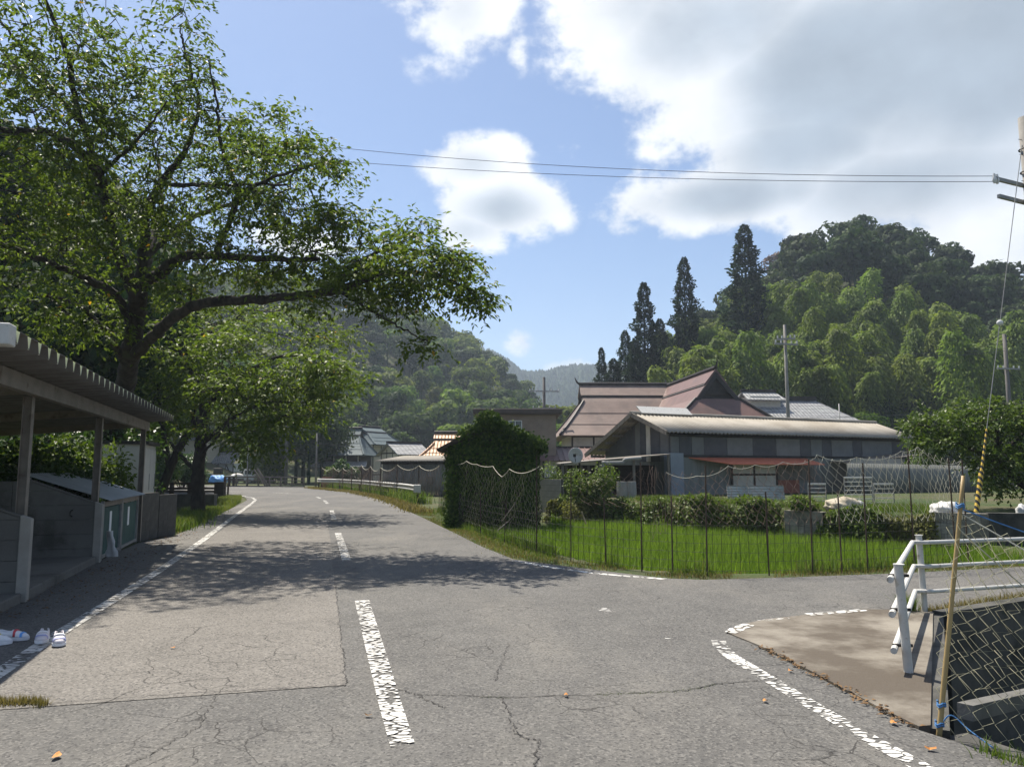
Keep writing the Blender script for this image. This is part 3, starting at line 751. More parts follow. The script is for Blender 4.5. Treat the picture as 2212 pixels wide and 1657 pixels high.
ptsA = np.concatenate([
    blob(100, 60, 90, 13.6, 190, 110, 2.70), blob(85, 200, 150, 14.0, 170, 130, 2.70), blob(70, 60, 260, 13.4, 170, 110, 2.40), blob(80, 260, 280, 14.2, 160, 100, 2.70),
    blob(38, 425, 120, 15.4, 75, 95, 1.95), blob(60, 440, 250, 15.4, 110, 75, 2.40), blob(40, 320, 180, 15.6, 90, 80, 2.40),
    blob(60, 570, 310, 15.4, 110, 75, 2.40), blob(34, 680, 335, 15.0, 90, 38, 1.95), blob(40, 600, 400, 15.0, 150, 50, 2.10), blob(26, 490, 350, 15.2, 90, 60, 1.80),
    blob(95, 180, 400, 14.8, 230, 100, 2.85), blob(80, 60, 480, 14.2, 170, 110, 3.00), blob(70, 330, 430, 15.8, 130, 90, 2.70), blob(80, 170, 560, 15.4, 200, 100, 2.70),
    blob(60, 60, 640, 15.0, 170, 90, 2.70), blob(50, 200, 690, 16.6, 130, 70, 2.10),
    blob(70, 560, 470, 15.4, 160, 60, 2.10), blob(55, 480, 550, 15.8, 130, 55, 1.95), blob(60, 640, 560, 15.2, 130, 60, 2.10),
    blob(75, 760, 520, 15.1, 130, 55, 2.25), blob(90, 820, 590, 14.8, 150, 60, 2.25), blob(75, 940, 590, 14.5, 105, 48, 1.80), blob(26, 1020, 640, 14.3, 35, 42, 0.75),
    blob(30, 990, 575, 14.6, 55, 32, 1.20), blob(26, 745, 480, 15.0, 60, 32, 1.35), blob(28, 880, 520, 15.0, 90, 30, 1.50), blob(26, 860, 665, 14.6, 90, 30, 1.20), blob(9, 915, 740, 14.4, 38, 12, 0.45), blob(16, 700, 665, 15.0, 100, 25, 1.20),
    blob(34, 560, 600, 16.2, 130, 40, 2.10), blob(40, 380, 620, 16.6, 90, 60, 1.80),
    blob(80, 420, 380, 18.5, 180, 150, 2.70), blob(40, 560, 380, 19.5, 130, 90, 2.40), blob(40, 250, 300, 19.5, 150, 120, 2.70)])
tree('cherry_tree', 'big spreading cherry tree behind the lean-to shelter, long limb reaching over the road', lA, ptsA, M['cherry'], 27, .45, .122, .052, flat=.36)

lB = []
def limB(p, a, b): lB.append(limb(p, a, b))
bB = G(430, 1113)
limB([(bB[0], bB[1], -.1), A(428, 1040, 26), A(432, 970, 26), A(440, 900, 26)], .25, .17)
limB([A(440, 900, 26), A(470, 850, 25.5), A(540, 800, 25), A(610, 770, 24.5), A(690, 770, 24)], .12, .03)
limB([A(440, 910, 26), A(430, 840, 26), A(400, 780, 26), A(370, 730, 26)], .12, .03)
limB([A(436, 960, 26), A(500, 905, 25.6), A(580, 870, 25), A(660, 870, 24.6)], .09, .025)
limB([A(428, 1020, 26), A(395, 990, 26.2), A(360, 940, 26.4), A(330, 880, 26.6)], .09, .03)
limB([A(432, 985, 26), A(455, 960, 25.4), A(480, 930, 24.8), A(500, 890, 24.2)], .06, .02)
ptsB = np.concatenate([blob(46, 520, 730, 25, 130, 55, 2.6), blob(50, 620, 790, 24.4, 130, 65, 2.8), blob(24, 650, 910, 24.4, 90, 34, 2.2), blob(24, 560, 950, 24.6, 90, 24, 2.0), blob(20, 745, 800, 23.8, 45, 40, 1.5), blob(45, 700, 790, 24, 70, 40, 1.6), blob(60, 440, 760, 25.6, 110, 60, 2.2), blob(60, 560, 840, 24.6, 120, 50, 2.2),
    blob(45, 660, 850, 24.4, 80, 38, 1.8), blob(45, 460, 850, 25.4, 110, 45, 2.2), blob(35, 600, 900, 24.6, 90, 30, 1.8), blob(30, 380, 830, 26.4, 80, 60, 1.8), blob(34, 520, 925, 25, 90, 35, 1.8), blob(18, 720, 850, 24.3, 40, 30, 1.2), blob(16, 400, 930, 26.2, 60, 30, 1.2)])
tree('cherry_tree', 'smaller yellow-green cherry tree standing on the grassy verge by the white edge line', lB, ptsB, M['cherry_b'], 24, .66, .165, .072, twig=.007, flat=.38)
lC = []
bC = np.array((-13.1, 28.2, -.4))
lC.append(limb([bC, A(372, 1000, 28), A(410, 930, 27.8), A(450, 880, 27.6), A(475, 830, 27.4)], .2, .07))
lC.append(limb([A(365, 1010, 28), A(352, 930, 28.4), A(345, 860, 28.8), A(335, 780, 29)], .12, .04))
lC.append(limb([A(410, 930, 27.8), A(425, 860, 28.2), A(420, 780, 28.6)], .07, .03))
ptsC = np.concatenate([blob(60, 560, 700, 29, 170, 55, 3), blob(40, 690, 740, 28, 110, 60, 3), blob(40, 640, 880, 27, 100, 50, 2.5), blob(45, 460, 800, 27.6, 110, 60, 2.5), blob(50, 350, 760, 29, 110, 80, 2.5), blob(28, 540, 860, 27.6, 90, 60, 2.), blob(45, 420, 720, 28.6, 140, 60, 2.5), blob(36, 330, 680, 28.6, 120, 60, 2.5), blob(24, 380, 880, 28.4, 80, 50, 1.6)])
tree('cherry_tree', 'leaning cherry tree between the cream locker and the verge tree', lC, ptsC, M['cherry'], 24, .74, .18, .078, twig=.008, flat=.38)

# ------------------------------------------------------------------ woods: hill trees, bamboo, conifers
def crown_mesh(name, mat, h, r, n, size, lumps=9, low=.25, tall=1.0, trunk=True):
    c = []
    for i in range(lumps):
        a = rng.random() * 6.283; q = rng.random() ** .6 * r * .62; z = h * (low + (1 - low) * (.25 + .62 * rng.random()))
        q *= 1.15 - .75 * max(0, (z / h - .45))
        c.append((q * math.cos(a), q * math.sin(a), z, r * rng.uniform(.34, .55)))
    c.append((0, 0, h * .82, r * .42))
    c = np.array(c); idx = rng.integers(0, len(c), n)
    d = rand_unit(n); d[:, 2] = np.abs(d[:, 2]) * np.where(rng.random(n) < .75, 1, -1)
    rad = c[idx, 3] * (.72 + .36 * rng.random(n))
    P = c[idx, :3] + d * rad[:, None] * np.array((1, 1, .72 * tall))
    T = nrm(np.cross(d, rand_unit(n))) - np.array((0, 0, .3)); Nn = d + rng.normal(0, .45, (n, 3)) + np.array((0, 0, .3))
    sh = np.clip(.5 + .3 * (rng.random(len(c))[idx] - .5) + rng.normal(0, .2, n), 0, 1)
    V, Fq, rr = leaf_arrays(P, T, Nn, size * rng.uniform(.7, 1.3, n), size * .75 * rng.uniform(.7, 1.3, n), sh)
    if trunk:
        tv, tf = tube_arrays([(0, 0, -1.5), (0, 0, h * .3), (.1, .1, h * .7)], [r * .06, r * .045, r * .02], 5)
        V, Fq, rr = merge([(V, Fq, rr), (tv, tf, np.zeros(len(tv)))])
    return big(name, V, Fq, mat, rnd=rr, mesh_only=True)
def conifer_mesh(name, h, r, n, size, mat, ragged=.25, top=0.0):
    n = int(n * 1.9); size *= 1.1
    z = h * (.04 + .96 * rng.random(n) ** 1.25)
    tiers = .75 + .25 * np.sin(z / h * 60 + rng.random(n) * 1.5)
    a = rng.random(n) * 6.283
    lob = 1 + ragged * np.sin(a * 3 + z * 1.9) * .6 + ragged * (rng.random(n) - .5)
    prof = np.clip(1 - z / h, 0, 1) ** .62
    q = r * prof * tiers * lob * (.55 + .6 * rng.random(n) ** .5) + .12
    P = np.stack((q * np.cos(a), q * np.sin(a), z), 1)
    out = np.stack((np.cos(a), np.sin(a), np.zeros(n)), 1)
    T = out + np.array((0, 0, .25)) + rng.normal(0, .35, (n, 3)); Nn = np.array((0, 0, 1.)) + out * .6 + rng.normal(0, .4, (n, 3))
    V, Fq, rr = leaf_arrays(P, T, Nn, size * rng.uniform(.6, 1.3, n) * (.5 + prof * .7), size * .6 * rng.uniform(.7, 1.3, n) * (.5 + prof * .7))
    tv, tf = tube_arrays([(0, 0, -1.5), (0, 0, h * .5), (0, 0, h * .98)], [r * .12, r * .08, .02], 6)
    V, Fq, rr = merge([(V, Fq, rr), (tv, tf, np.zeros(len(tv)))])
    return big(name, V, Fq, mat, rnd=rr, mesh_only=True)
def bamboo_mesh(name, h, n, bend, mat):
    t = np.linspace(0, 1, 14); az = rng.random() * 6.283
    P = np.stack((bend * t ** 2.6 * math.cos(az), bend * t ** 2.6 * math.sin(az), h * (t - .10 * t ** 6 * bend / 2)), 1)
    s = .28 + .72 * rng.random(n) ** .8
    c = np.stack([np.interp(s, t, P[:, k]) for k in range(3)], 1)
    prof = np.sin(np.clip((s - .18) / .86, 0, 1) * math.pi) ** .75 * 1.45 + .12
    a = np.round(rng.random(n) * 26) * .73 + rng.normal(0, .25, n) + s * 3
    q = prof * rng.random(n) ** .55
    off = np.stack((q * np.cos(a), q * np.sin(a), -.28 * q ** 1.5 + rng.normal(0, .12, n)), 1)
    T = nrm(off) + np.array((0, 0, -.75)) + rng.normal(0, .35, (n, 3)); Nn = rng.normal(0, .5, (n, 3)) + np.array((0, 0, 1.))
    sh = np.clip(.5 + .22 * np.sin(s * 23 + a) + rng.normal(0, .18, n), 0, 1)
    V, Fq, rr = leaf_arrays(c + off, T, Nn, .42 * rng.uniform(.7, 1.3, n), .17 * rng.uniform(.7, 1.3, n), sh)
    tv, tf = tube_arrays(P, np.linspace(.06, .012, 14), 5)
    V, Fq, rr = merge([(V, Fq, rr), (tv, tf, np.full(len(tv), .4))])
    return big(name, V, Fq, mat, rnd=rr, mesh_only=True)
HILL = [crown_mesh('broadleaf_tree', M['hill'], 9.5, 4.4, 1150, .82, 10) for _ in range(5)]
HILLD = [crown_mesh('evergreen_tree', M['hill_dark'], 11.5, 4.0, 1200, .75, 9, .2, 1.15) for _ in range(4)]
NEARW = [crown_mesh('woodland_tree', M['hill_dark'], 12, 4.4, 4200, .42, 12, .12, 1.15) for _ in range(3)]
NEARL = [crown_mesh('woodland_tree', M['hill'], 9, 3.8, 4200, .36, 12, .12, 1.1) for _ in range(2)]
CON = [conifer_mesh('conifer', 24, 3.9, 5200, .62, M['conifer'], .5) for _ in range(3)]
BAM = [bamboo_mesh('bamboo', 12.5, 1500, b, M['bamboo']) for b in (1.6, 2.4, 3.0, 1.0, 2.0)]
def plant(name, me, x, y, s, label, cat, group, sz=1.0, z=None):
    o = bpy.data.objects.new(name, me); COL.objects.link(o)
    o.location = (x, y, float(ground_z(np.array([x]), np.array([y]))[0]) if z is None else z)
    o.rotation_euler = (0, 0, rng.random() * 6.283); o.scale = (s, s, s * sz)
    return tag(o, label, cat, group)
def scatter(n, xr, yr, mind, ok=lambda x, y: True):
    out = []; tries = 0
    while len(out) < n and tries < n * 60:
        tries += 1
        x, y = rng.uniform(*xr), rng.uniform(*yr)
        if not ok(x, y): continue
        if all((x - a) ** 2 + (y - b) ** 2 > mind ** 2 for a, b in out): out.append((x, y))
    return out
def under(x, y, h=8.0):                        # crowns stay below the hill's skyline
    u = 1106 + F * x / y
    return 1015 - (ground_z(np.array([x]), np.array([y]))[0] + h) * F / y > np.interp(u, [1500, 1560, 1650, 1700, 1760, 1870, 1950, 2050, 2100, 2150, 2212, 2330], [700, 660, 580, 545, 505, 466, 492, 512, 556, 582, 592, 600])
def seen(x, y, lo, hi):                        # keep to the part of the slope that faces the valley
    u = 1106 + F * x / y
    return lo < u < hi
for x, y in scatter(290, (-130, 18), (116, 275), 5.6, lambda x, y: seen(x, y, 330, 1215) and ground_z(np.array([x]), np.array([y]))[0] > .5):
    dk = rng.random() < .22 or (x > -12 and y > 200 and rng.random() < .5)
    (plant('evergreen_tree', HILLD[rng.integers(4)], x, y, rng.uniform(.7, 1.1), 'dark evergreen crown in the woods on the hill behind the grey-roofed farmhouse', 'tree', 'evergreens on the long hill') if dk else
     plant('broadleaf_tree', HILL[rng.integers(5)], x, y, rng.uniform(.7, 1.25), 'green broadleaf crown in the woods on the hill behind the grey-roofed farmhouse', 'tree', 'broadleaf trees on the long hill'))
for x, y in scatter(200, (24, 150), (112, 182), 4.6, lambda x, y: seen(x, y, 1500, 2330) and under(x, y)):
    plant('evergreen_tree', HILLD[rng.integers(4)], x, y, rng.uniform(.75, 1.1), 'dark evergreen crown on the rounded hill above the bamboo', 'tree', 'evergreens on the rounded hill')
plant('withered_tree', crown_mesh('withered_tree', M['redtree'], 9, 3.2, 900, .5, 8), *A(1668, 570, 150)[:2], 1.0, 'reddish withered crown at the shoulder of the rounded hill', 'tree', None, z=float(A(1668, 565, 150)[2]) - 7)
for x, y in scatter(290, (16, 100), (74, 116), 1.9, lambda x, y: seen(x, y, 1425, 2190) and 1015 - (ground_z(np.array([x]), np.array([y]))[0] + 10.5) * F / y > np.interp(1106 + F * x / y, [1430, 1500, 1600, 1700, 1800, 1950, 2050, 2160], [735, 690, 655, 605, 592, 612, 640, 690])):
    plant('bamboo', BAM[rng.integers(5)], x, y, rng.uniform(.85, 1.2), 'feathery light green bamboo plume in the grove below the rounded hill', 'bamboo', 'bamboo grove')
for u, tv, Y, s, lb in ((1607, 488, 96, 1.05, 'tallest dark conifer, beside the shoulder of the rounded hill'), (1477, 558, 92, .8, 'slim dark conifer above the gable of the brown farmhouse'), (1390, 612, 90, .85, 'pointed dark conifer above the join of the two brown roofs'),
                     (1350, 715, 88, .8, 'short conifer crowding against the pointed one behind the brown roof'), (1425, 690, 94, .95, 'bushy conifer filling the gap between the two slim spires'), (1299, 752, 92, .6, 'smallest conifer standing above the ridge of the brown farmhouse'), (1325, 775, 86, .8, 'low broad conifer just behind the brown ridge end'), (1372, 735, 84, .9, 'broad dark conifer skirt behind the brown ridge')):
    p = A(u, tv, Y); gz = float(ground_z(np.array([p[0]]), np.array([p[1]]))[0]); hgt = p[2] - gz
    o = plant('conifer', CON[rng.integers(3)], p[0], p[1], 1.0, lb, 'conifer', 'conifers behind the brown farmhouse'); k = hgt / 24.0
    o.scale = (s * max(.62, k * .9), s * max(.62, k * .9), k)
# trees at the foot of the right slope
for x, y in scatter(42, (14, 75), (66, 80), 3.2, lambda x, y: seen(x, y, 1180, 2260) and not (5 < x < 22 and y < 70)):
    l = rng.random() < .6
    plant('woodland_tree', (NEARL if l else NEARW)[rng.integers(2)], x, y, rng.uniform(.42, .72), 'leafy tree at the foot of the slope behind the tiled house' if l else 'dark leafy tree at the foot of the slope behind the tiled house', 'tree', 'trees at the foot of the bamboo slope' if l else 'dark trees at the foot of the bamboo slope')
for x, y in scatter(26, (0, 24), (84, 150), 4.0, lambda x, y: seen(x, y, 1140, 1300)):
    plant('woodland_tree', NEARL[rng.integers(2)], x, y, rng.uniform(.45, .8), 'green tree down the valley between the tan house and the brown farmhouse', 'tree', 'valley trees')
# woods on the left behind the cherries and the shelter
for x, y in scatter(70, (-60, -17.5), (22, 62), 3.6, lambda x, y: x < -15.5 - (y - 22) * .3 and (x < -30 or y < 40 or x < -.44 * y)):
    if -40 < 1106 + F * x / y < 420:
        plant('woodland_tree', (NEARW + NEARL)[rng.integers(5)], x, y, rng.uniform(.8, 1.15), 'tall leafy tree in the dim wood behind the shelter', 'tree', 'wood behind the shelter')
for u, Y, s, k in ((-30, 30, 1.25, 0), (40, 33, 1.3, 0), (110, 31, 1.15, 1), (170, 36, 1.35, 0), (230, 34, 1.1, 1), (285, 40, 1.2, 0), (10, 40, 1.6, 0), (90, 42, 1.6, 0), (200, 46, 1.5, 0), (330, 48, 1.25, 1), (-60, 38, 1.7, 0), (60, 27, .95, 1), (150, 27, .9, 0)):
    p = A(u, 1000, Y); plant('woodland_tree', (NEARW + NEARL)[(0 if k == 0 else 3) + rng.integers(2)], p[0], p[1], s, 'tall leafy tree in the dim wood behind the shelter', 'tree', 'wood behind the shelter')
for x, y in scatter(60, (40, 110), (84, 118), 4.2, lambda x, y: seen(x, y, 1985, 2330) and under(x, y)):
    plant('evergreen_tree', HILLD[rng.integers(4)], x, y, rng.uniform(.65, 1.0), 'dark evergreen at the flank of the rounded hill beyond the bamboo', 'tree', 'evergreens on the flank of the rounded hill')
for u, v, Y, s in ((20, 300, 30, .82), (60, 350, 34, .85), (-40, 260, 27, .85)):
    p = A(u, v, Y); o = plant('conifer', CON[rng.integers(3)], p[0], p[1], .7, 'dark cedar showing through the top of the big cherry crown', 'conifer', 'cedars behind the big cherry'); o.scale = (s, s, p[2] / 24)
# dark grove beside the farmhouse
for u, Y, s, kind in ((640, 84, .85, 0), (668, 82, .8, 0), (695, 86, .85, 0), (615, 90, .9, 0), (655, 92, 1.0, 0), (590, 92, .8, 1), (560, 96, .8, 1), (700, 98, .9, 1), (520, 104, .9, 1), (475, 104, .9, 1), (430, 100, .9, 1), (380, 96, .9, 1), (330, 92, .9, 1)):
    p = A(u, 1000, Y)
    plant('woodland_tree', NEARW[rng.integers(3)] if kind == 0 else NEARL[rng.integers(2)], p[0], p[1], s, 'tall dark tree of the grove beside the grey-roofed farmhouse' if kind == 0 else 'green tree rising behind the white storehouse', 'tree', 'dark grove by the farmhouse' if kind == 0 else 'trees behind the storehouse')
def bush(name, label, cx, cy, z0, r, h, n, size, mat, group=None, aspect=.6, cat='shrub', lumps=9):
    root = empty(name, (cx, cy, z0), 0, label, cat, group)
    c = []
    for i in range(lumps):
        a = rng.random() * 6.283; q = r * .6 * rng.random() ** .5
        c.append((q * math.cos(a), q * math.sin(a), h * rng.uniform(.3, .75), r * rng.uniform(.3, .52)))
    c = np.array(c); idx = rng.integers(0, lumps, n); d = rand_unit(n)
    P = c[idx, :3] + d * (c[idx, 3] * (.55 + .5 * rng.random(n)))[:, None] * np.array((1, 1, min(1.0, h / (2 * r) * 1.25)))
    P[:, 2] = np.maximum(P[:, 2], .02)
    T = d * .7 + rng.normal(0, .6, (n, 3)) - np.array((0, 0, .25)); Nn = d + np.array((0, 0, .7)) + rng.normal(0, .45, (n, 3))
    V, Fq, rr = leaf_arrays(P, T, Nn, size * rng.uniform(.7, 1.3, n), size * aspect * rng.uniform(.7, 1.3, n), np.clip(rng.normal(.5, .22, n), 0, 1))
    big('foliage', V, Fq, mat, root, rnd=rr)
    mb = MB()
    for i in range(lumps): mb.tube([(c[i, 0] * .15, c[i, 1] * .15, -.05), (c[i, 0] * .5, c[i, 1] * .5, c[i, 2] * .5), tuple(c[i, :3])], [.03 * r, .022 * r, .01 * r], 5)
    mb.build('stem', M['bark'], root)
    return root
p = A(575, 1040, 88); bush('garden_bush', 'big sunlit green bush beside the parked pickup', p[0], p[1], 0, 3.1, 5.0, 6500, .36, M['ivy'])
p = A(553, 1040, 97); bush('garden_bush', 'green bush behind the parked pickup bed', p[0], p[1], 0, 2.2, 4.0, 3500, .36, M['shrub'])
p = A(748, 1020, 70); bush('garden_bush', 'dark rounded shrub in front of the grey-roofed farmhouse', p[0], p[1], 0, 1.25, 2.9, 2600, .22, M['shrub'])
p = A(722, 1020, 72); bush('garden_bush', 'small green shrub beside the slim pole before the farmhouse', p[0], p[1], 0, 1.0, 1.9, 1500, .22, M['ivy'])
p = A(1282, 1065, 25.5); bush('garden_bush', 'rounded yellow-green shrub on the bank above the rice', p[0], p[1], .1, 1.0, 1.55, 4200, .085, M['ivy'])
p = A(1195, 1050, 29); bush('garden_bush', 'loose green shrub beside the ivy-covered hut', p[0], p[1], 0, .85, 1.9, 2200, .10, M['ivy'])
p = A(1255, 1085, 24.8); bush('garden_bush', 'low dull shrub under the rounded yellow-green one', p[0], p[1], -.25, .9, .8, 2200, .08, M['ivy_brown'])
for u, Y, r, h in ((1775, 46, .8, 1.6), (1830, 47, .8, 1.5), (1800, 48, .7, 2.2), (1865, 46, .9, 1.7)):
    p = A(u, 950, Y); bush('garden_bush', 'garden shrub in front of the grey tiled roof behind the barn', p[0], p[1], .0, r, h + 2.6, 1300, .16, M['shrub'], 'shrubs before the tiled house')
for u, Y, r, h in ((395, 62, 1.6, 2.6), (360, 58, 1.8, 3.2), (425, 70, 1.4, 2.2), (330, 55, 2.0, 3.6), (300, 50, 2.0, 3.4), (415, 84, 1.8, 3.0)):
    p = A(u, 1000, Y); bush('hedge_shrub', 'rough shrub on the slope between the locker and the beige house', p[0], p[1], float(ground_z(p[:1], p[1:2])[0]), r, h, 2200, .22, M['shrub'], 'rough shrubs beyond the locker')
# camellia by the guy wire
lR = [limb([(13.6, 19.6, .45), A(2165, 1000, 19.4), A(2160, 930, 19.2), A(2140, 880, 19)], .13, .07), limb([A(2170, 1010, 19.4), A(2120, 980, 19), A(2060, 950, 18.8), A(2000, 920, 18.8)], .07, .02), limb([A(2165, 980, 19.4), A(2230, 920, 19.5), A(2300, 880, 19.6)], .07, .02)]
ptsR = np.concatenate([blob(60, 2080, 910, 19, 110, 55, 1.7), blob(60, 2160, 900, 19, 110, 55, 1.7), blob(60, 2200, 980, 19, 110, 80, 1.7), blob(46, 2120, 985, 19, 85, 55, 1.4), blob(26, 2010, 925, 18.9, 60, 38, 1.0), blob(24, 2040, 960, 18.9, 80, 30, 1.), blob(40, 2300, 930, 19.4, 110, 110, 1.7), blob(20, 2195, 1050, 19.6, 70, 25, 1.)])
tree('camellia_tree', 'dense glossy-leaved tree behind the striped guy-wire guard', lR, ptsR, M['camellia'], 46, .34, .10, .052, twig=.006, flat=.7)
# shrubs and leaning stem behind the shelter
for u, v, Y, r, h, m in ((40, 960, 14.5, 1.2, 2.2, 'shrub'), (-40, 980, 13.5, 1.3, 2.2, 'shrub'), (110, 970, 16.5, 1.2, 2.3, 'ivy'), (190, 960, 18.0, 1.2, 2.3, 'ivy'), (150, 980, 15.8, 1.0, 1.9, 'shrub'), (80, 900, 19.5, 1.7, 3.2, 'shrub'), (215, 900, 20.5, 1.6, 3.0, 'shrub'), (0, 900, 18.5, 1.8, 3.4, 'shrub')):
    p = A(u, v, Y); bush('hedge_shrub', 'leafy shrub seen through the back of the shelter', p[0], p[1], 0, r, h, 3200, .13, M[m], 'shrubs behind the shelter', .5)

# ------------------------------------------------------------------ rice, grass, ivy
q = poly_samples(PADDY, 11000); d = sdist(q, PADDY); q = q[d < -.05]
P = np.repeat(q, 9, 0) + rng.normal(0, .035, (len(q) * 9, 2)); P3 = onground(P); P3[:, 2] = np.maximum(P3[:, 2], -.48)
V, Fq, r = blades(P3, .42, .014, .3, rndb=np.repeat(rng.normal(.5, .16, len(q)), 9) + rng.normal(0, .1, len(P)) + .25 * (vnoise(P, 2.2) - .5))
o = big('rice_plants', V, Fq, M['rice'], rnd=r); tag(o, 'bright green young rice filling the flooded paddy', 'rice', kind='stuff')
o = sheet('paddy_mud', PADDY, -.44, M['mud']); st(o)
def strip(name, label, line, width, n, h, w, mat, off=0.0, thr=-1, lean=.45):
    L_ = np.array(line, float); sg = np.linalg.norm(np.diff(L_, axis=0), axis=1); cum = np.r_[0, np.cumsum(sg)]
    s = rng.random(n) * cum[-1]; x = np.interp(s, cum, L_[:, 0]); y = np.interp(s, cum, L_[:, 1])
    k = np.clip(np.searchsorted(cum, s) - 1, 0, len(sg) - 1); t = (np.diff(L_, axis=0) / sg[:, None])[k]
    e = rng.normal(0, .5, n) * width + off
    P = np.stack((x - t[:, 1] * e, y + t[:, 0] * e), 1); P = P[vnoise(P, .9) > thr]
    V, Fq, r = blades(onground(P), h, w, lean)
    o = big(name, V, Fq, mat, rnd=r); tag(o, label, 'grass', kind='stuff'); return o
edge = gp([(760, 1060), (830, 1077), (900, 1107), (980, 1144), (1040, 1173), (1110, 1202), (1200, 1214), (1290, 1226), (1440, 1243), (1520, 1246), (1700, 1241), (1940, 1232), (2212, 1219)])
strip('verge_grass', 'green grass along the edge of the rice paddy', edge, .5, 15000, .075, .009, M['grass'], .40, .25)
strip('verge_grass_dry', 'dry yellow grass fringe along the asphalt edge', edge, .42, 22000, .05, .009, M['grass_dry'], .22, .12)
fence_base = gp([(945, 1104), (1000, 1136), (1060, 1161), (1160, 1193), (1235, 1210), (1388, 1230), (1530, 1239), (1660, 1239), (1757, 1235), (1875, 1231), (1975, 1225), (2090, 1217)])
strip('fence_grass', 'taller weeds growing through the foot of the net fence', fence_base, .16, 5200, .22, .011, M['grass'], .1, .42)
rail = gp([(690, 1052), (760, 1058), (830, 1072), (898, 1088)])
strip('rail_weeds', 'tall weeds under the white guard rail', rail, .45, 6500, .5, .03, M['grass'], .35, .25)
strip('rail_weeds_dry', 'straw coloured grass in front of the guard rail', gp([(660, 1054), (760, 1064), (830, 1080), (900, 1108)]), .5, 6000, .16, .03, M['grass_dry'], .2)
tri = gp([(440, 1116), (470, 1108), (520, 1084), (521, 1074), (480, 1076), (462, 1086), (440, 1096)])
P = poly_samples(tri, 9000); V, Fq, r = blades(onground(P), .2, .014, .5, rndb=np.clip(rng.normal(.72, .14, len(P)), 0, 1)); o = big('verge_lawn', V, Fq, M['grass'], rnd=r); tag(o, 'sunlit grass wedge at the bend beside the cherry trunk', 'grass', kind='stuff')
strip('trunk_weeds', 'leafy weeds around the foot of the verge cherry', gp([(375, 1150), (420, 1125), (460, 1105)]), .6, 7000, .24, .018, M['grass'], .3)
strip('channel_grass', 'grass tufts on the road edge above the channel', [(2.62, 4.42), (2.76, 4.1), (3.05, 3.2), (3.3, 2.4)], .13, 2600, .09, .007, M['grass'], -.05)
strip('lane_grass', 'grass and moss along the lane above the channel wall', [(4.35, 8.4), (6.1, 9.45), (9.0, 10.0), (14, 10.6)], .1, 4200, .09, .008, M['grass_dry'], 0)
strip('post_tuft', 'small green tuft at the foot of the far railing post', [(4.1, 8.42), (4.3, 8.5)], .07, 260, .2, .008, M['grass'], 0)
strip('apron_moss', 'moss and dry litter in the joint along the apron', gp([(1640, 1396), (1760, 1457), (1890, 1527)]), .03, 1300, .03, .006, M['grass_dry'], 0)
cp = CR1[22:]; strip('crack_moss', 'yellow-green moss growing in the road crack', [tuple(c) for c in cp], .016, 2600, .03, .008, M['grass'], 0, .38)
strip('left_tuft', 'yellow-green grass tuft at the edge of the near left asphalt', gp([(-30, 1522), (60, 1519), (110, 1523)]), .06, 1100, .07, .006, M['grass_dry'], 0, .2)
yardl = [(3.5, 24.9), (6.1, 21.5), (8.4, 18.3), (9.6, 17.3)]
strip('bank_grass', 'grass on the terrace above the ivy bank', yardl, 1.6, 9000, .16, .014, M['grass'], .8)
# ivy and creepers on the terrace bank
bank = np.array([(1.2, 26.2), (3.45, 24.5), (5.95, 20.95), (8.25, 17.8), (9.25, 16.75)])
def bank_ivy(name, label, s0, s1, n, mat, zt, bulge=.22, sz=.09):
    sg = np.linalg.norm(np.diff(bank, axis=0), axis=1); cum = np.r_[0, np.cumsum(sg)]
    s = s0 + rng.random(n) * (s1 - s0); x = np.interp(s, cum, bank[:, 0]); y = np.interp(s, cum, bank[:, 1])
    k = np.clip(np.searchsorted(cum, s) - 1, 0, len(sg) - 1); t = (np.diff(bank, axis=0) / sg[:, None])[k]; nr = np.stack((t[:, 1], -t[:, 0]), 1) * -1
    nr = np.where((nr @ np.array((-.6, -.8)))[:, None] > 0, nr, -nr)
    h = rng.random(n); z = -.6 + h * (zt + .6) + .1 * np.sin(s * 3.1) * h
    b = bulge * (.4 + .8 * np.sin(s * 2.3 + h * 3) ** 2) * rng.random(n) ** .5 - .1 + .25 * (1 - h)
    P = np.c_[x + nr[:, 0] * b, y + nr[:, 1] * b, z]
    out = np.c_[nr, np.full(n, .6)]
    T = rng.normal(0, .6, (n, 3)) + np.array((0, 0, -.6)) + out * .3
    V, Fq, r = leaf_arrays(P, T, out + rng.normal(0, .4, (n, 3)), sz * rng.uniform(.7, 1.3, n), sz * .8 * rng.uniform(.7, 1.3, n), np.clip(rng.normal(.45, .2, n) + .2 * (h - .5), 0, 1))
    o = big(name, V, Fq, mat, rnd=r); tag(o, label, 'ivy', kind='stuff')
bank_ivy('bank_creeper', 'brownish creeper covering the far part of the terrace bank', 0, 8.6, 11500, M['ivy_brown'], .46)
bank_ivy('bank_creeper_green', 'green tufts among the creeper on the far terrace bank', .5, 8.7, 7000, M['ivy'], .62, .3)
bank_ivy('bank_ivy', 'thick green ivy covering the near terrace bank beside the block wall', 9.7, 11.3, 5200, M['ivy'], .56, .3, .10)
bank_ivy('bank_ivy_brown', 'half withered ivy at the right end of the terrace bank', 11.1, 12.4, 3000, M['ivy_brown'], .55, .26, .09)
for s_, lb in ((5.5, 'leafy weeds beside the steel sheets on the terrace'), (6.4, 'bright green weeds near the block wall on the terrace'), (4.3, 'low weeds on the terrace before the barn pillar')):
    p = A(1500 + (s_ - 4.3) * 110, 1080, 21.5 - (s_ - 4.3)); bush('terrace_weeds', lb, p[0], p[1], .5, .55, .36, 1300, .09, M['ivy'], None, .5, 'weeds')
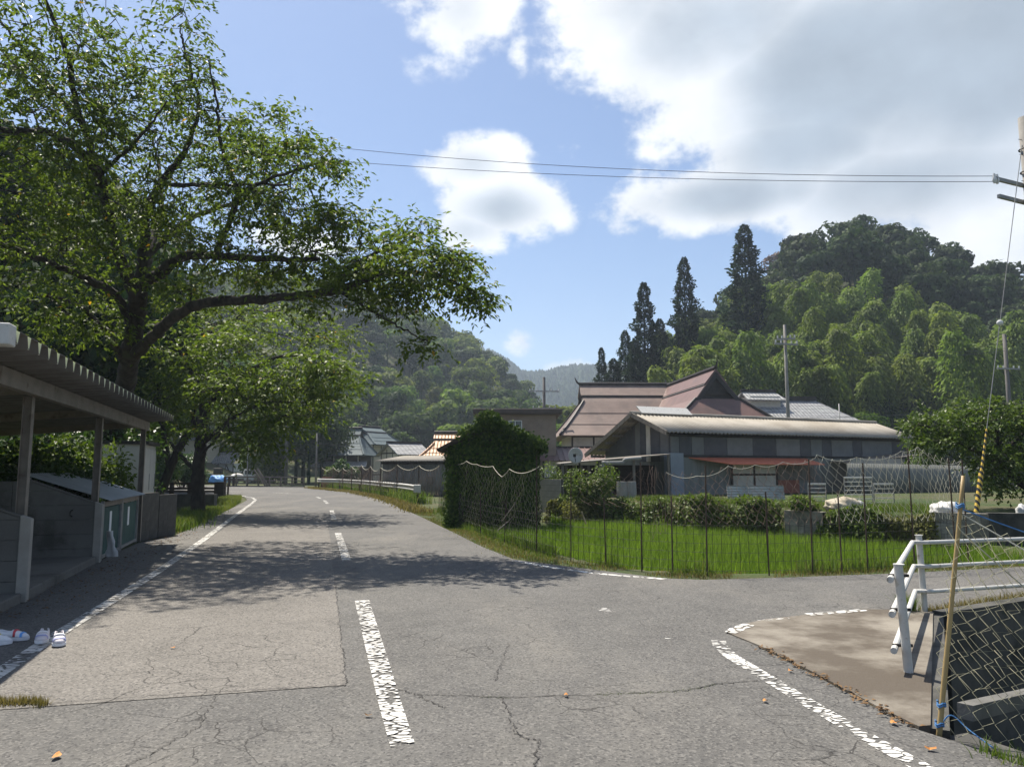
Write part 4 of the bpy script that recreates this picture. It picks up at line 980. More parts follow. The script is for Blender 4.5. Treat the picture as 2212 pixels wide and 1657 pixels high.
# ------------------------------------------------------------------ waste shelter on the left
SH0 = np.array((-5.61, 9.17)); SH_RZ = math.atan2(.956, -.294)           # local +x runs along the road away from us, local +y to the back
SHM = Matrix.Translation((SH0[0], SH0[1], 0)) @ Matrix.Rotation(SH_RZ, 4, 'Z')
shel = empty('waste_shelter', (SH0[0], SH0[1], 0), SH_RZ, 'open steel shelter with folded-plate lean-to roof over the rubbish bays', 'shelter')
XN, XF, YB, OV = -3.0, 8.3, 3.3, .52
def roof_z(y): return 2.52 - .085 * y
# folded plate roof: trapezoid profile along x, ribs running front to back
prof = []; pitch = .333; x = XN
while x < XF - .01:
    prof += [(x, 0), (x + .10, 0), (x + .145, -.11), (x + .188, -.11), (x + .233, 0)]; x += pitch
prof.append((x, 0))
rows = []
for yy in (-OV, 1.4, YB):
    rows.append([(px, yy, roof_z(yy) + .13 + pz) for px, pz in prof])
V = [p for r_ in rows for p in r_] + [(p[0], p[1], p[2] + .006) for r_ in rows for p in r_]
n = len(prof); Fq = []
for b in (0, 3 * n):
    for k in range(2):
        for i in range(n - 1): Fq.append((b + k * n + i, b + k * n + i + 1, b + (k + 1) * n + i + 1, b + (k + 1) * n + i))
for i in range(n - 1): Fq.append((i, i + 1, 3 * n + i + 1, 3 * n + i))
rf = MB().add(V, Fq).build('roof', M['roof_under'], shel)
capm = mesh_of(MB().prism([(.104, 0, .005), (.149, 0, -.109), (.184, 0, -.109), (.229, 0, .005)], (0, .004, 0)), 'end_cap', M['cap_white'])
x = XN
while x < XF - .01:
    c = bpy.data.objects.new('end_cap', capm); COL.objects.link(c); c.parent = rf; c.location = (x, -OV + .004, roof_z(-OV) + .125); x += pitch
MB().box(XN - .16, XN + .02, -OV - .03, YB, 2.53, 2.71).build('verge_trim', M['white_paint_metal'], shel, bevel=.008)
for yy, nm in ((0, 'front_beam'), (YB - .35, 'rear_beam')):
    z1 = roof_z(yy) + .012
    mb = MB(); mb.box(XN + .05, XF - .1, yy - .05, yy - .042, z1 - .17, z1).box(XN + .05, XF - .1, yy - .05, yy + .05, z1 - .178, z1 - .17).box(XN + .05, XF - .1, yy - .05, yy + .05, z1, z1 + .006)
    mb.build(nm, M['post_brown'], shel)
for xx in (0.0, 3.95, 7.72):
    mb = MB(); z1 = roof_z(0) - .16
    dy = .12 if xx < 7 else 0.0; mb.box(xx - .055, xx + .055, dy - .05, dy - .043, 0, z1).box(xx - .055, xx + .055, dy + .043, dy + .05, 0, z1).box(xx - .004, xx + .004, dy - .043, dy + .043, 0, z1)
    mb.build('post', M['post_brown'], shel)
    boxo('post', (xx - .05, xx + .05, YB - .4, YB - .3, 0, roof_z(YB - .35) - .165), M['dark_iron'], shel)
    MB().bar((xx, .05, roof_z(0) - .06), (xx, YB - .4, roof_z(YB) - .02), .06, .12).build('rafter', M['post_brown'], shel)
# bays: plank partitions with a post in front
def clip_row(poly, z0, z1):
    def cut(P, z, keep_above):
        out = []
        for i in range(len(P)):
            a, b = P[i], P[(i + 1) % len(P)]
            ia = (a[1] >= z) == keep_above or a[1] == z; ib = (b[1] >= z) == keep_above or b[1] == z
            if ia: out.append(a)
            if ia != ib:
                t = (z - a[1]) / (b[1] - a[1]); out.append((a[0] + t * (b[0] - a[0]), z))
        return out
    P = cut(poly, z0, True)
    return cut(P, z1, False) if len(P) > 2 else []
def partition(xx, lab, depth=2.7, split=None):
    r = empty('bay_wall', SHM @ Vector((xx, 0, 0)), SH_RZ, lab, 'wall', 'partition walls of the rubbish bays')
    poly = [(.09, 0), (depth, 0), (depth, 1.32), (1.05, 1.32), (.09, .95)]
    z = 0.0; k = 0
    while z < 1.31:
        z1 = min(z + .232, 1.33)
        for a, b in (((.09, 1.28), (1.288, depth)) if split else ((.09, depth),)):
            row = clip_row(poly, z + .005, z1)
            row = [(min(max(p[0], a), b), p[1]) for p in row]
            if len(row) > 2: MB().prism([(-.03 + rng.normal(0, .002), p[0], p[1]) for p in row], (.06, 0, 0)).build('plank', M['conc'], r)
        z = z1
    MB().prism([(-.05, -.03, 0), (-.05, .088, 0), (-.05, .088, .985), (-.05, -.03, .94)], (.10, 0, 0)).build('post', M['conc_pale'], r, bevel=.008)
    MB().prism([(-.04, .09, .957), (-.04, 1.05, 1.328), (-.04, 1.05, 1.352), (-.04, .09, .981)], (.08, 0, 0)).build('coping', M['conc'], r)
partition(-.10, 'nearest concrete plank wall of the shelter, beside the pair of shoes')
partition(3.84, 'concrete plank wall between the empty bay and the green bins', split=True)
boxo('ring_bolt', (0, .03, 0, .03, 0, .03), M['dark_iron'])
rb = bpy.data.objects['ring_bolt']; rb.parent = None; rb.location = SHM @ Vector((3.80, .42, .80)); tag(rb, 'small dark ring bolt on the plank wall beside the green bins', 'bolt')
me = bpy.data.meshes.new('ring_bolt'); bm = bmesh.new(); bmesh.ops.create_circle(bm, segments=4, radius=.001); bm.free()
V, Fq = tube_arrays([(0, .05 * math.cos(a), .05 * math.sin(a)) for a in np.linspace(0, 6.28, 17)], .012, 6); rb.data = big('ring_bolt', V, Fq, M['dark_iron'], mesh_only=True)
for a, b, l in ((-2.6, -.16, 'near'), (-.04, 3.78, 'far')):
    boxo_ = MB().box(a, b, .02, 2.7, -.05, .11).build('bay_floor', M['conc'], None, bevel=.012); boxo_.matrix_world = SHM; st(boxo_)
# two screened bins with sloping lids
def waste_bin(x0, x1, lab, paper):
    r = empty('waste_bin', SHM @ Vector((x0, 0, 0)), SH_RZ, lab, 'bin', 'screened bins in the shelter'); w = x1 - x0
    boxo('front_screen', (.05, w - .05, .04, .055, .08, .86), M['dull_green'], r)
    boxo('side_screen', (.03, .045, .06, 1.1, .08, .86), M['dull_green'], r)
    for xx in (0.0, w - .05): boxo('post', (xx, xx + .05, 0, .05, 0, .98), M['steel'], r); boxo('post', (xx, xx + .05, 1.1, 1.15, 0, 1.38), M['steel'], r)
    boxo('rail', (.05, w - .05, 0.005, .045, .88, .97), M['post_brown'], r); boxo('rail', (.05, w - .05, .005, .045, .03, .08), M['steel'], r)
    mb = MB(); k = 26
    for i in range(k):
        xa = -.04 + (w + .06) * i / k; xb = -.04 + (w + .06) * (i + 1) / k; dz = .018 * (i % 2); dz2 = .018 * ((i + 1) % 2)
        mb.add([(xa, -.12, .985 + dz), (xb, -.12, .985 + dz2), (xb, 1.22, 1.43 + dz2), (xa, 1.22, 1.43 + dz)], [(0, 1, 2, 3)])
    mb.build('lid', M['lid'], r)
    boxo('notice', (w * .42, w * .42 + .17, .03, .037, .42, .78), M['paper'], r)
waste_bin(4.06, 5.75, 'green screened bin with grey lid next to the plank wall', 1)
waste_bin(5.8, 7.6, 'green screened bin with grey lid next to the end post', 1)
# crumpled sheet tied at the corner of the first bin
sh = SHM @ Vector((4.24, -.04, .0)); V = []; Fq = []
for i in range(6):
    for j in range(5): V.append((sh[0] + .02 + j * .05 * (1 - i * .12) + rng.normal(0, .012), sh[1] - .05 + rng.normal(0, .02) - .03 * (j % 2), .06 + i * .085))
for i in range(5):
    for j in range(4): Fq.append((i * 5 + j, i * 5 + j + 1, i * 5 + j + 6, i * 5 + j + 5))
o = MB().add(V, Fq).build('plastic_sheet', M['bag_white'], smooth=True); tag(o, 'crumpled pale plastic sheet at the corner of the green bin', 'sheet')
# dark block walls and the locker past the shelter
def wallbox(name, a, b, th, z0, z1, mat, label, cat='wall', group=None):
    a = np.array(a[:2]); b = np.array(b[:2]); L_ = np.linalg.norm(b - a); rz = math.atan2(b[1] - a[1], b[0] - a[0])
    r = empty(name, (a[0], a[1], z0), rz, label, cat, group)
    h = z1 - z0; rowsn = max(1, round(h / .2)); cn = max(1, round(L_ / .4)); bh = h / rowsn; bw = L_ / cn
    me_ = mesh_of(MB().box(.003, bw - .003, 0, th, .003, bh - .003), 'block', mat)
    hm = mesh_of(MB().box(.003, bw / 2 - .003, 0, th, .003, bh - .003), 'half_block', mat)
    MB().box(0, L_, .012, th - .012, 0, h - .005).build('mortar', M['conc_dark'], r)
    for i in range(rowsn):
        odd = i % 2
        for j in range(cn + odd):
            c = bpy.data.objects.new('block', hm if odd and j in (0, cn) else me_); COL.objects.link(c); c.parent = r
            c.location = ((j - .5 * odd) * bw if not (odd and j == 0) else 0, rng.normal(0, .001), i * bh)
    return r
wallbox('block_wall', G(303, 1168), G(340, 1160), .12, -.02, 1.0, M['conc_dark'], 'dark block wall just past the last shelter post')
wallbox('block_wall', G(341, 1160), G(379, 1154), .12, -.02, .94, M['conc_dark'], 'dark block wall at the corner of the grassy verge')
pc = A(307, 1060, 18.9); lz = math.atan2(.956, -.294)
lk = empty('storage_locker', (pc[0], pc[1], 0), lz, 'cream steel storage locker with sliding doors behind the dark block walls', 'locker')
boxo('body', (0, 1.9, 0, .98, .1, 2.12), M['locker'], lk, .006); boxo('base', (.03, 1.87, .03, .95, -.02, .1), M['conc_dark'], lk)
MB().prism([(-.08, -.1, 2.12), (1.98, -.1, 2.12), (1.98, -.1, 2.2), (-.08, -.1, 2.2)], (0, 1.2, 0)).build('roof', M['dark_iron'], lk)
for a, b in ((.06, .92), (.98, 1.84)):
    dd = boxo('door', (a, b, -.022, -.002, .16, 2.02), M['locker'], lk, .004); boxo('handle', (b - .1, b - .06, -.034, -.022, 1.0, 1.4), M['steel'], dd)
    for k in range(3): boxo('vent', (a + .2 + .1 * k, a + .26 + .1 * k, -.026, -.022, .5, .52), M['dark_iron'], dd)

# ------------------------------------------------------------------ shoes on the edge line
def shoe(loc, rz, label, cols, group, ln=.19, w=.072):
    r = empty('shoe', loc, rz, label, 'shoe', group); r.scale = (1.36, 1.36, 1.45)
    n = 15; s = np.linspace(0, 1, n); hw = w / 2 * np.array([.45, .72, .82, .84, .82, .80, .80, .84, .92, 1.0, 1.05, 1.03, .92, .70, .30])
    top = np.array([.072, .078, .076, .07, .066, .064, .064, .064, .06, .055, .05, .046, .041, .034, .024])
    def ring(i, z0, z1, k=9, sc=1.0):
        a = np.linspace(0, math.pi, k); return [(hw[i] * sc * math.copysign(abs(math.cos(t)) ** .6, math.cos(t)), ln * s[i], z0 + (z1 - z0) * abs(math.sin(t)) ** .75) for t in a]
    V = []; Fl = []; k = 9
    for i in range(n): V += ring(i, .016, top[i])
    for i in range(n - 1):
        for j in range(k - 1):
            if i < 7 and 2 <= j <= 5: continue
            Fl.append((i * k + j, i * k + j + 1, (i + 1) * k + j + 1, (i + 1) * k + j))
    Fl.append(tuple(range(k)))
    Fl = [f for f in Fl if len(f) == 4]
    up = MB().add(V, Fl).build('upper', cols[0], r, smooth=True); md = up.modifiers.new('thick', 'SOLIDIFY'); md.thickness = .005
    so = MB()
    out = [(-hw[i] * 1.06, ln * s[i] * 1.02 - .003, 0) for i in range(n)] + [(hw[i] * 1.06, ln * s[i] * 1.02 - .003, 0) for i in range(n - 1, -1, -1)]
    so.prism(out, (0, 0, .019)).build('sole', cols[1], r, bevel=.003)
    MB().add([(x_ * .85, y_ * .9 + .008, .024) for x_, y_, _ in out], [tuple(range(len(out)))]).build('insole', cols[3], r)
    # strap over the instep
    V, Fl = [], []
    for i in (8, 9): V += [(x_ * 1.05, y_, z_ + .006) for x_, y_, z_ in ring(i, .02, top[i], 9)]
    for j in range(8): Fl.append((j, j + 1, 10 + j, 9 + j))
    st_ = MB().add(V, Fl).build('strap', cols[2], r, smooth=True); st_.modifiers.new('thick', 'SOLIDIFY').thickness = .004
    V, Fl = [], []
    for i in (11, 12): V += [(x_ * 1.03, y_, z_ + .003) for x_, y_, z_ in ring(i, .02, top[i], 9)]
    for j in range(8): Fl.append((j, j + 1, 10 + j, 9 + j))
    MB().add(V, Fl).build('toe_stripe', cols[4], r, smooth=True)
    return r
M['shoe_lav'] = pm('pale_lavender_canvas', (.62, .58, .60), (.68, .64, .66), 20, .8, .1, 60)
M['shoe_white'] = pm('white_leatherette', (.70, .70, .72), (.76, .76, .78), 10, .6, .05, 40)
M['shoe_in'] = pm('grey_lining', (.26, .22, .22), (.32, .28, .28), 10, .9, .1, 40)
M['shoe_stripe'] = pm('lilac_stripe', (.30, .32, .55), (.36, .38, .6), 10, .6, 0)
M['shoe_red'] = pm('red_strap', (.5, .05, .07), (.58, .08, .09), 10, .6, 0)
M['shoe_yellow'] = pm('yellow_strap', (.6, .5, .05), (.66, .56, .08), 10, .6, 0)
g1 = G(92, 1392); g2 = G(121, 1398)
shoe((g1[0] - .10, g1[1] + .20, .012), R(203), 'pale lavender strap shoe on the white edge line, further from the lane', (M['shoe_lav'], M['shoe_white'], M['shoe_white'], M['shoe_in'], M['shoe_stripe']), 'lavender shoes')
shoe((g2[0] - .09, g2[1] + .19, .012), R(211), 'pale lavender strap shoe beside its mate, half on the asphalt', (M['shoe_lav'], M['shoe_white'], M['shoe_white'], M['shoe_in'], M['shoe_stripe']), 'lavender shoes')
g3 = G(30, 1388); g4 = G(10, 1394)
shoe((g3[0] - .20, g3[1] + .06, .004), R(-82), 'white shoe with a red strap in the shelter shade', (M['shoe_white'], M['shoe_white'], M['shoe_red'], M['shoe_in'], M['tarp_blue']), 'white shoes', .2)
shoe((g4[0] - .23, g4[1] - .03, .004), R(-72), 'white shoe with a yellow strap in the shelter shade', (M['shoe_white'], M['shoe_white'], M['shoe_yellow'], M['shoe_in'], M['shoe_white']), 'white shoes', .2)

# ------------------------------------------------------------------ fallen leaves
def leafobj(p, s, mat, label, group, z=.012):
    n = 6; V = [(0, 0, .004)]; 
    for i in range(10):
        a = i / 10 * 6.283; rr_ = s * (.5 + .08 * math.sin(3 * a)); V.append((rr_ * math.cos(a), rr_ * .55 * math.sin(a), .006 + .01 * math.cos(2 * a) * rng.random()))
    me_ = mesh_of(MB().add(V, [(0, 1 + i, 1 + (i + 1) % 10) for i in range(10)]), 'fallen_leaf', mat)
    o = bpy.data.objects.new('fallen_leaf', me_); COL.objects.link(o); o.location = (p[0], p[1], z); o.rotation_euler = (0, 0, rng.random() * 6)
    tag(o, label, 'leaf', group)
leafobj(G(122, 1638), .075, M['leaf_orange'], 'curled orange leaf on the near left asphalt below the long crack', None)
leafobj(G(795, 1549), .05, M['litter'], 'dark brown leaf beside the nearest centre dash', None)
leafobj(G(373, 1402), .045, M['leaf_orange'], 'small yellow leaf on the pale asphalt patch', None)
leafobj(G(1653, 1517), .05, M['leaf_orange'], 'orange leaf beside the right edge line, lane side', None)
leafobj(G(1708, 1452), .05, M['leaf_orange'], 'orange leaf between the right edge line and the apron', None)
leafobj(G(1223, 1505), .05, M['leaf_orange'], 'orange leaf on the mossy crack', None)
leafobj(G(1930, 1565), .06, M['leaf_orange'], 'orange leaf near the tip of the apron', None)
leafobj(G(2010, 1622), .06, M['leaf_orange'], 'orange leaf close to the grass above the channel', None)
Pl = []
for _ in range(620):
    t = rng.random(); c = np.array((-5.0, 8.0)) + t * np.array((-2.9, 11.2)); Pl.append(c + np.array((.956, .294)) * (rng.normal(-.05, .24)))
for _ in range(150):
    t = rng.random(); c = np.array(gp([(1640, 1397)])[0]) * (1 - t) + np.array(gp([(1985, 1578)])[0]) * t; Pl.append(c + rng.normal(0, .03, 2))
for _ in range(260): Pl.append(G(rng.uniform(370, 520), 1100)[:2] * np.array((1, 1)) + rng.normal(0, 1.0, 2))
Pl = np.array(Pl); n = len(Pl)
V, Fq, r = leaf_arrays(np.c_[Pl, np.full(n, .016)], np.c_[rng.normal(size=(n, 2)), rng.normal(0, .12, n)], np.tile((0, 0, 1.), (n, 1)) + rng.normal(0, .2, (n, 3)), .045 * rng.uniform(.4, 1.2, n), .022)
o = big('leaf_litter', V, Fq, M['litter'], rnd=r); tag(o, 'scattered dry brown leaves along the shelter and the apron joint', 'leaf litter', kind='stuff')

# ------------------------------------------------------------------ white pipe railing by the channel
p1 = G(1963, 1455); p2 = G(1998, 1322); p3 = np.array((6.75, 9.32, 0)); p4 = np.array((9.4, 9.80, 0))
rl = empty('pipe_railing', (p1[0], p1[1], 0), 0, 'white painted pipe railing at the edge of the concrete apron', 'railing')
b0 = np.array((p1[0], p1[1], 0))
for p, h in ((p1, .79), (p2, .80), (p3, .80), (p4, .80)):
    q = p - b0; po = MB().tube([q, q + np.array((-.035 if p is p1 else -.02, 0, h))], .033 if p is p1 else .032, 14).build('post', M['white_paint_metal'], rl, smooth=False)
    MB().tube([q + np.array((-.03 if p is p1 else -.02, 0, h)), q + np.array((-.03 if p is p1 else -.02, 0, h + .008))], .04, 14).build('post_cap', M['white_paint_metal'], po)
off = np.array((-.075, .03, 0))
for h in (.72, .47, .21):
    a = p1 - b0 + off + np.array((-.06, -.10, h - .03)); b = p2 - b0 + off + np.array((-.02, -.04, h + .01)); c = p2 - b0 + np.array((.02, -.075, h + .015)); d = p3 - b0 + np.array((0, -.075, h)); e = p4 - b0 + np.array((0, -.075, h))
    MB().tube(smooth_poly([a, b], 2), .024, 12).tube([b, c, d, e], .0215, 12).build('pipe', M['white_paint_metal'], rl, smooth=False)
    for q in (a + np.array((.06, .10, .02)),): MB().tube([q + np.array((-.02, 0, 0)), q + np.array((.12, -.02, 0))], .012, 8).build('bolt', M['dark_iron'], rl)

# ------------------------------------------------------------------ nets
def zigzag_net(P00, P10, P01, P11, nx, nz, rad, mat, name, parent, sag=None, jit=.25, wob=.03):
    """net stretched over a quad: P00-P10 the top edge, P01-P11 the bottom edge"""
    P00, P10, P01, P11 = (np.asarray(p, float) for p in (P00, P10, P01, P11))
    s = np.linspace(0, 1, nx + 1); t = np.linspace(0, 1, nz + 1)
    parts = []
    ph = rng.random(4) * 6
    for i in range(nx + 1):
        zz = ((np.arange(nz + 1) + i) % 2 - .5) * (1.0 / nx) * .99
        ss = np.clip(s[i] + zz, -.01, 1.01)[:, None]; tt = t[:, None]
        q = (P00 * (1 - ss) + P10 * ss) * (1 - tt) + (P01 * (1 - ss) + P11 * ss) * tt
        if sag is not None: q[:, 2] -= sag * 4 * ss[:, 0] * (1 - ss[:, 0]) * (1 - t) ** .6
        q += wob * np.stack((np.sin(ph[0] + 5 * t + i * .3), np.sin(ph[1] + 4 * t + i * .23) * 1.5, .6 * np.sin(ph[2] + 6 * t + i * .4)), 1) * np.sin(np.pi * np.clip(t, .05, .95))[:, None]
        q += rng.normal(0, jit * .012, q.shape)
        parts.append(tube_arrays(q, rad, 3))
    V, Fq, _ = merge(parts)
    return big(name, V, Fq, mat, parent)
# net beside the channel, on a bamboo cane
nb = G(2022, 1578); nt_ = A(2081, 1028, 4.72)
nf = empty('net_screen', (nb[0], nb[1], 0), 0, 'slack pale net on a leaning bamboo cane beside the channel', 'net'); o0 = np.array((nb[0], nb[1], 0))
cp_ = np.linspace(np.array((nb[0], nb[1], -.12)), nt_, 12); MB().tube(cp_ - o0, np.linspace(.0155, .011, 12) * (1 + .08 * (np.arange(12) % 2)), 9).build('cane', M['bamboo_pole'], nf, smooth=True)
def onc(z): t = (z + .12) / (nt_[2] + .12); return np.array((nb[0], nb[1], -.12)) + (nt_ - np.array((nb[0], nb[1], -.12))) * t
tl = onc(1.27); bl = onc(.0); trr = np.array((4.3, 4.55, .80)); brr = np.array((4.1, 3.6, -.55))
zigzag_net(tl - o0, trr - o0, bl - o0, brr - o0, 34, 24, .0024, M['cord_green'], 'net', nf, .12, .35, .04)
zigzag_net(tl - o0 + np.array((.03, .14, -.02)), trr - o0 + np.array((.2, .25, -.2)), onc(.25) - o0 + np.array((.1, .12, 0)), brr - o0 + np.array((0, .3, .2)), 20, 16, .0022, M['cord_green'], 'net_fold', nf, .2, .5, .06)
for a, b, sg, m in ((tl, trr, .05, 'rope_blue'), (tl - np.array((0, 0, .03)), brr + np.array((.2, 0, .6)), .02, 'cord'), (onc(1.15), np.array((4.2, 5.2, .1)), .05, 'cord')):
    t = np.linspace(0, 1, 20)[:, None]; q = a * (1 - t) + b * t; q[:, 2] -= sg * 4 * t[:, 0] * (1 - t[:, 0]); MB().tube(q - o0, .0042, 6).build('rope', M[m], nf)
for z, m in ((1.27, 'rope_blue'), (.13, 'rope_blue'), (.02, 'rope_blue')):
    c = onc(z) - o0; MB().tube([c + np.array((.022 * math.cos(a), .022 * math.sin(a), .006 * math.sin(3 * a) + .002 * a)) for a in np.linspace(0, 15, 34)], .005, 5).build('knot', M[m], nf)
c = onc(.02) - o0; MB().tube(smooth_poly([c, c + np.array((.08, .02, .06)), c + np.array((.14, -.05, .0)), c + np.array((.2, -.2, -.06))], 5), .0045, 5).build('rope_end', M['rope_blue'], nf)
# fence along the paddy
FB = np.array(gp([(945, 1104), (1000, 1136), (1060, 1161), (1160, 1193), (1235, 1210), (1388, 1230), (1530, 1239), (1660, 1239), (1757, 1235), (1875, 1231), (1975, 1225), (2092, 1217)]))
FU = np.array([945, 1000, 1060, 1160, 1235, 1388, 1530, 1660, 1757, 1875, 1975, 2092], float)
def fpt(u, v=None, z=None):
    x = np.interp(u, FU, FB[:, 0]); y = np.interp(u, FU, FB[:, 1])
    if z is None: z = A(u, v, y)[2]
    return np.array((x, y, z))
pf = empty('net_fence', (FB[5][0], FB[5][1], 0), 0, 'garden fence of dark rods, wire mesh and sagging net round the rice paddy', 'fence'); f0 = np.array((FB[5][0], FB[5][1], 0))
for u, v in ((975, 1040), (1040, 1060), (1098, 1075), (1160, 985), (1235, 1020), (1388, 1000), (1530, 1005), (1757, 992), (1875, 1000), (1975, 968), (2062, 990), (2092, 993), (1310, 1075), (1455, 1072), (1660, 1062), (1817, 1060)):
    t = fpt(u, v); b = t.copy(); b[2] = float(ground_z(t[:1], t[1:2])[0]) - .15; b[0] += rng.normal(0, .02); MB().tube([b - f0, t - f0], .0115, 6).build('rod', M['rust_iron'], pf)
def wirepanel(u0, u1, ztop, dx, rows):
    L_ = np.linspace(u0, u1, 60); Q = np.array([fpt(u, z=0) for u in L_]); sg = np.r_[0, np.cumsum(np.linalg.norm(np.diff(Q, axis=0), axis=1))]
    mb_ = []; k = int(sg[-1] / dx)
    for i in range(k + 1):
        s = sg[-1] * i / k; x = np.interp(s, sg, Q[:, 0]); y = np.interp(s, sg, Q[:, 1]); le = rng.normal(0, .012)
        mb_.append(tube_arrays([(x, y, .0), (x + le, y, ztop * rng.uniform(.97, 1.03))], .0034, 3))
    for j in range(rows):
        z = ztop * (j + .3) / rows; mb_.append(tube_arrays(Q + np.array((0, 0, 1.)) * z + np.c_[np.zeros(60), np.zeros(60), rng.normal(0, .004, 60)], .0028, 3))
    V, Fq, _ = merge(mb_); big('wire_panel', V - f0, Fq, M['dark_iron'], pf)
for a, b in ((948, 1160), (1160, 1388), (1388, 1660), (1660, 1875), (1875, 2088)): wirepanel(a, b, .78, .125, 6)
tops = [(1445, 1020), (1512, 1028), (1580, 1007), (1640, 1004), (1700, 998), (1772, 989), (1775, 982), (1862, 988), (1960, 975), (1997, 966), (2060, 1002), (2092, 993)]
ropep = []
for (u0, v0), (u1, v1) in zip(tops[:-1], tops[1:]):
    for t in np.linspace(0, 1, 9)[:-1]:
        u = u0 + (u1 - u0) * t; ropep.append(fpt(u, v0 + (v1 - v0) * t + 4 * t * (1 - t) * min(14, .12 * (u1 - u0))))
MB().tube(np.array(ropep) - f0, .0042, 5).build('top_rope', M['cord'], pf)
for (u0, v0), (u1, v1), m in (((1445, 1020), (1580, 1007), 'cord_brown'), ((1580, 1007), (1772, 989), 'cord_brown'), ((1775, 982), (1862, 988), 'cord'), ((1862, 988), (1997, 966), 'cord'), ((1997, 966), (2092, 995), 'cord')):
    a, b = fpt(u0, v0), fpt(u1, v1); w = np.linalg.norm(b - a)
    zigzag_net(a - f0, b - f0, fpt(u0 + 40, z=.72) - f0, fpt(min(2092, u1 + 30), z=.70) - f0, max(6, int(w / .07)), 10, .0034, M[m], 'net', pf, .05, .7, .03)
# slack net thrown over the shrub side, and the net hanging before the ivy hut
hp = [(968, 1008), (985, 1004), (1008, 996), (1032, 1003), (1065, 1007), (1088, 1030), (1105, 1013), (1135, 1022), (1172, 1002)]
for (u0, v0), (u1, v1) in zip(hp[:-1], hp[1:]):
    a, b = fpt(u0, v0), fpt(u1, v1)
    zigzag_net(a - f0, b - f0, fpt(u0, z=.18 if u0 > 1000 else .3) - f0 + np.array((.0, 0, 0)), fpt(u1, z=.12) - f0, max(5, int((u1 - u0) / 3.4)), 15, .0017, M['cord_green'], 'net', pf, None, .8, .04)
r_ = []
for (u0, v0), (u1, v1) in zip(hp[:-1], hp[1:]):
    for t in np.linspace(0, 1, 7)[:-1]: r_.append(fpt(u0 + (u1 - u0) * t, v0 + (v1 - v0) * t + 4 * t * (1 - t) * .1 * (u1 - u0)))
MB().tube(np.array(r_) - f0, .006, 5).build('top_rope', M['cord'], pf)
zigzag_net(fpt(1408, 995) - f0, fpt(1450, 1022) - f0, fpt(1412, z=.45) - f0, fpt(1470, z=.75) - f0, 9, 9, .0024, M['cord_brown'], 'net', pf, .05, 1.2, .05)
zigzag_net(fpt(1240, 1018) - f0, fpt(1400, 1008) - f0, fpt(1260, z=.95) - f0, fpt(1400, z=.9) - f0, 12, 8, .0018, M['cord_brown'], 'net', pf, .12, 1.2, .05)
o = MB().bar(A(1266, 1132, 19), A(1256, 1104, 19.05), .05, .02).build('wooden_stake', M['bamboo_pole']); tag(o, 'pale wooden stake leaning in the rice before the shrub', 'stake')
o = MB().tube(smooth_poly([G(1075, 1146), G(1108, 1115, .35), A(1112, 1085, 15.4)], 5), .013, 6).tube([A(1085, 1125, 15.5), A(1112, 1088, 15.4)], .008, 5).build('dry_branch', M['grey_wood']); tag(o, 'bare grey branch caught in the net before the ivy hut', 'branch')

# ------------------------------------------------------------------ ivy covered hut
hx0, hx1, hy = -1.82, .55, 22.4; hcx = (hx0 + hx1) / 2
hut = empty('ivy_hut', (hcx, hy, -.35), 0, 'small gabled hut wholly overgrown with ivy behind the net fence', 'hut'); hw_ = (hx1 - hx0) / 2
MB().prism([(-hw_, 0, 0), (hw_, 0, 0), (hw_, 0, 2.52), (0, 0, 3.1), (-hw_, 0, 2.52)], (0, 3.2, 0)).build('wall', M['dark_wood'], hut)
for s in (-1, 1):
    MB().slab([(0, -.35, 3.24), (s * (hw_ + .33), -.35, 2.44), (s * (hw_ + .33), 3.5, 2.44), (0, 3.5, 3.24)], .09).build('roof_slope', M['dark_wood'], hut)
def ivy_on(n, f, sz, jit=.35):
    P, Nn = f(n); T = rng.normal(0, .5, (n, 3)) + np.array((0, 0, -.8))
    return leaf_arrays(P + Nn * rng.uniform(.01, .16, n)[:, None], T, Nn + rng.normal(0, jit, (n, 3)), sz * rng.uniform(.7, 1.3, n), sz * .9 * rng.uniform(.7, 1.3, n))
def front(n):
    x = rng.uniform(-hw_ - .04, hw_ + .1, n); z = rng.random(n) * (3.12 - (3.12 - 2.5) * abs(x) / hw_); return np.c_[x, np.full(n, -.02) - .12 * np.abs(np.sin(x * 4 + z * 2)), z], np.tile((0, -1., .1), (n, 1))
def rside(n): y = rng.uniform(-.1, 3.2, n); z = rng.random(n) * 2.5; return np.c_[np.full(n, hw_ + .03) + .1 * np.sin(y * 3 + z * 2) ** 2, y, z], np.tile((1., 0, .1), (n, 1))
def lside(n): y = rng.uniform(-.1, 3.2, n); z = rng.random(n) * 2.4; return np.c_[np.full(n, -hw_ - .03), y, z], np.tile((-1., 0, .1), (n, 1))
def rroof(n): t = rng.random(n); y = rng.uniform(-.5, 3.5, n); return np.c_[t * (hw_ + .38), y, 3.26 - t * .80 + .05], np.tile((.6, -.1, .8), (n, 1))
def lroof(n): t = rng.random(n) ** 1.8 * .55; y = rng.uniform(-.5, 3.5, n); return np.c_[-t * (hw_ + .33), y, 3.26 - t * .80 + .03], np.tile((-.6, -.1, .8), (n, 1))
def verge(n): t = rng.random(n); return np.c_[t * (hw_ + .4), np.full(n, -.42) + rng.normal(0, .06, n), 3.22 - t * .80 + rng.normal(0, .09, n)], np.tile((.4, -.7, .6), (n, 1))
def vergel(n): t = rng.random(n) ** 1.5 * .6; return np.c_[-t * (hw_ + .3), np.full(n, -.42) + rng.normal(0, .05, n), 3.2 - t * .80 + rng.normal(0, .06, n)], np.tile((-.4, -.7, .6), (n, 1))
def knob(n): d = rand_unit(n); return np.array((-.05, -.2, 3.30)) + d * np.array((.26, .35, .17)) * rng.uniform(.6, 1, (n, 1)), d
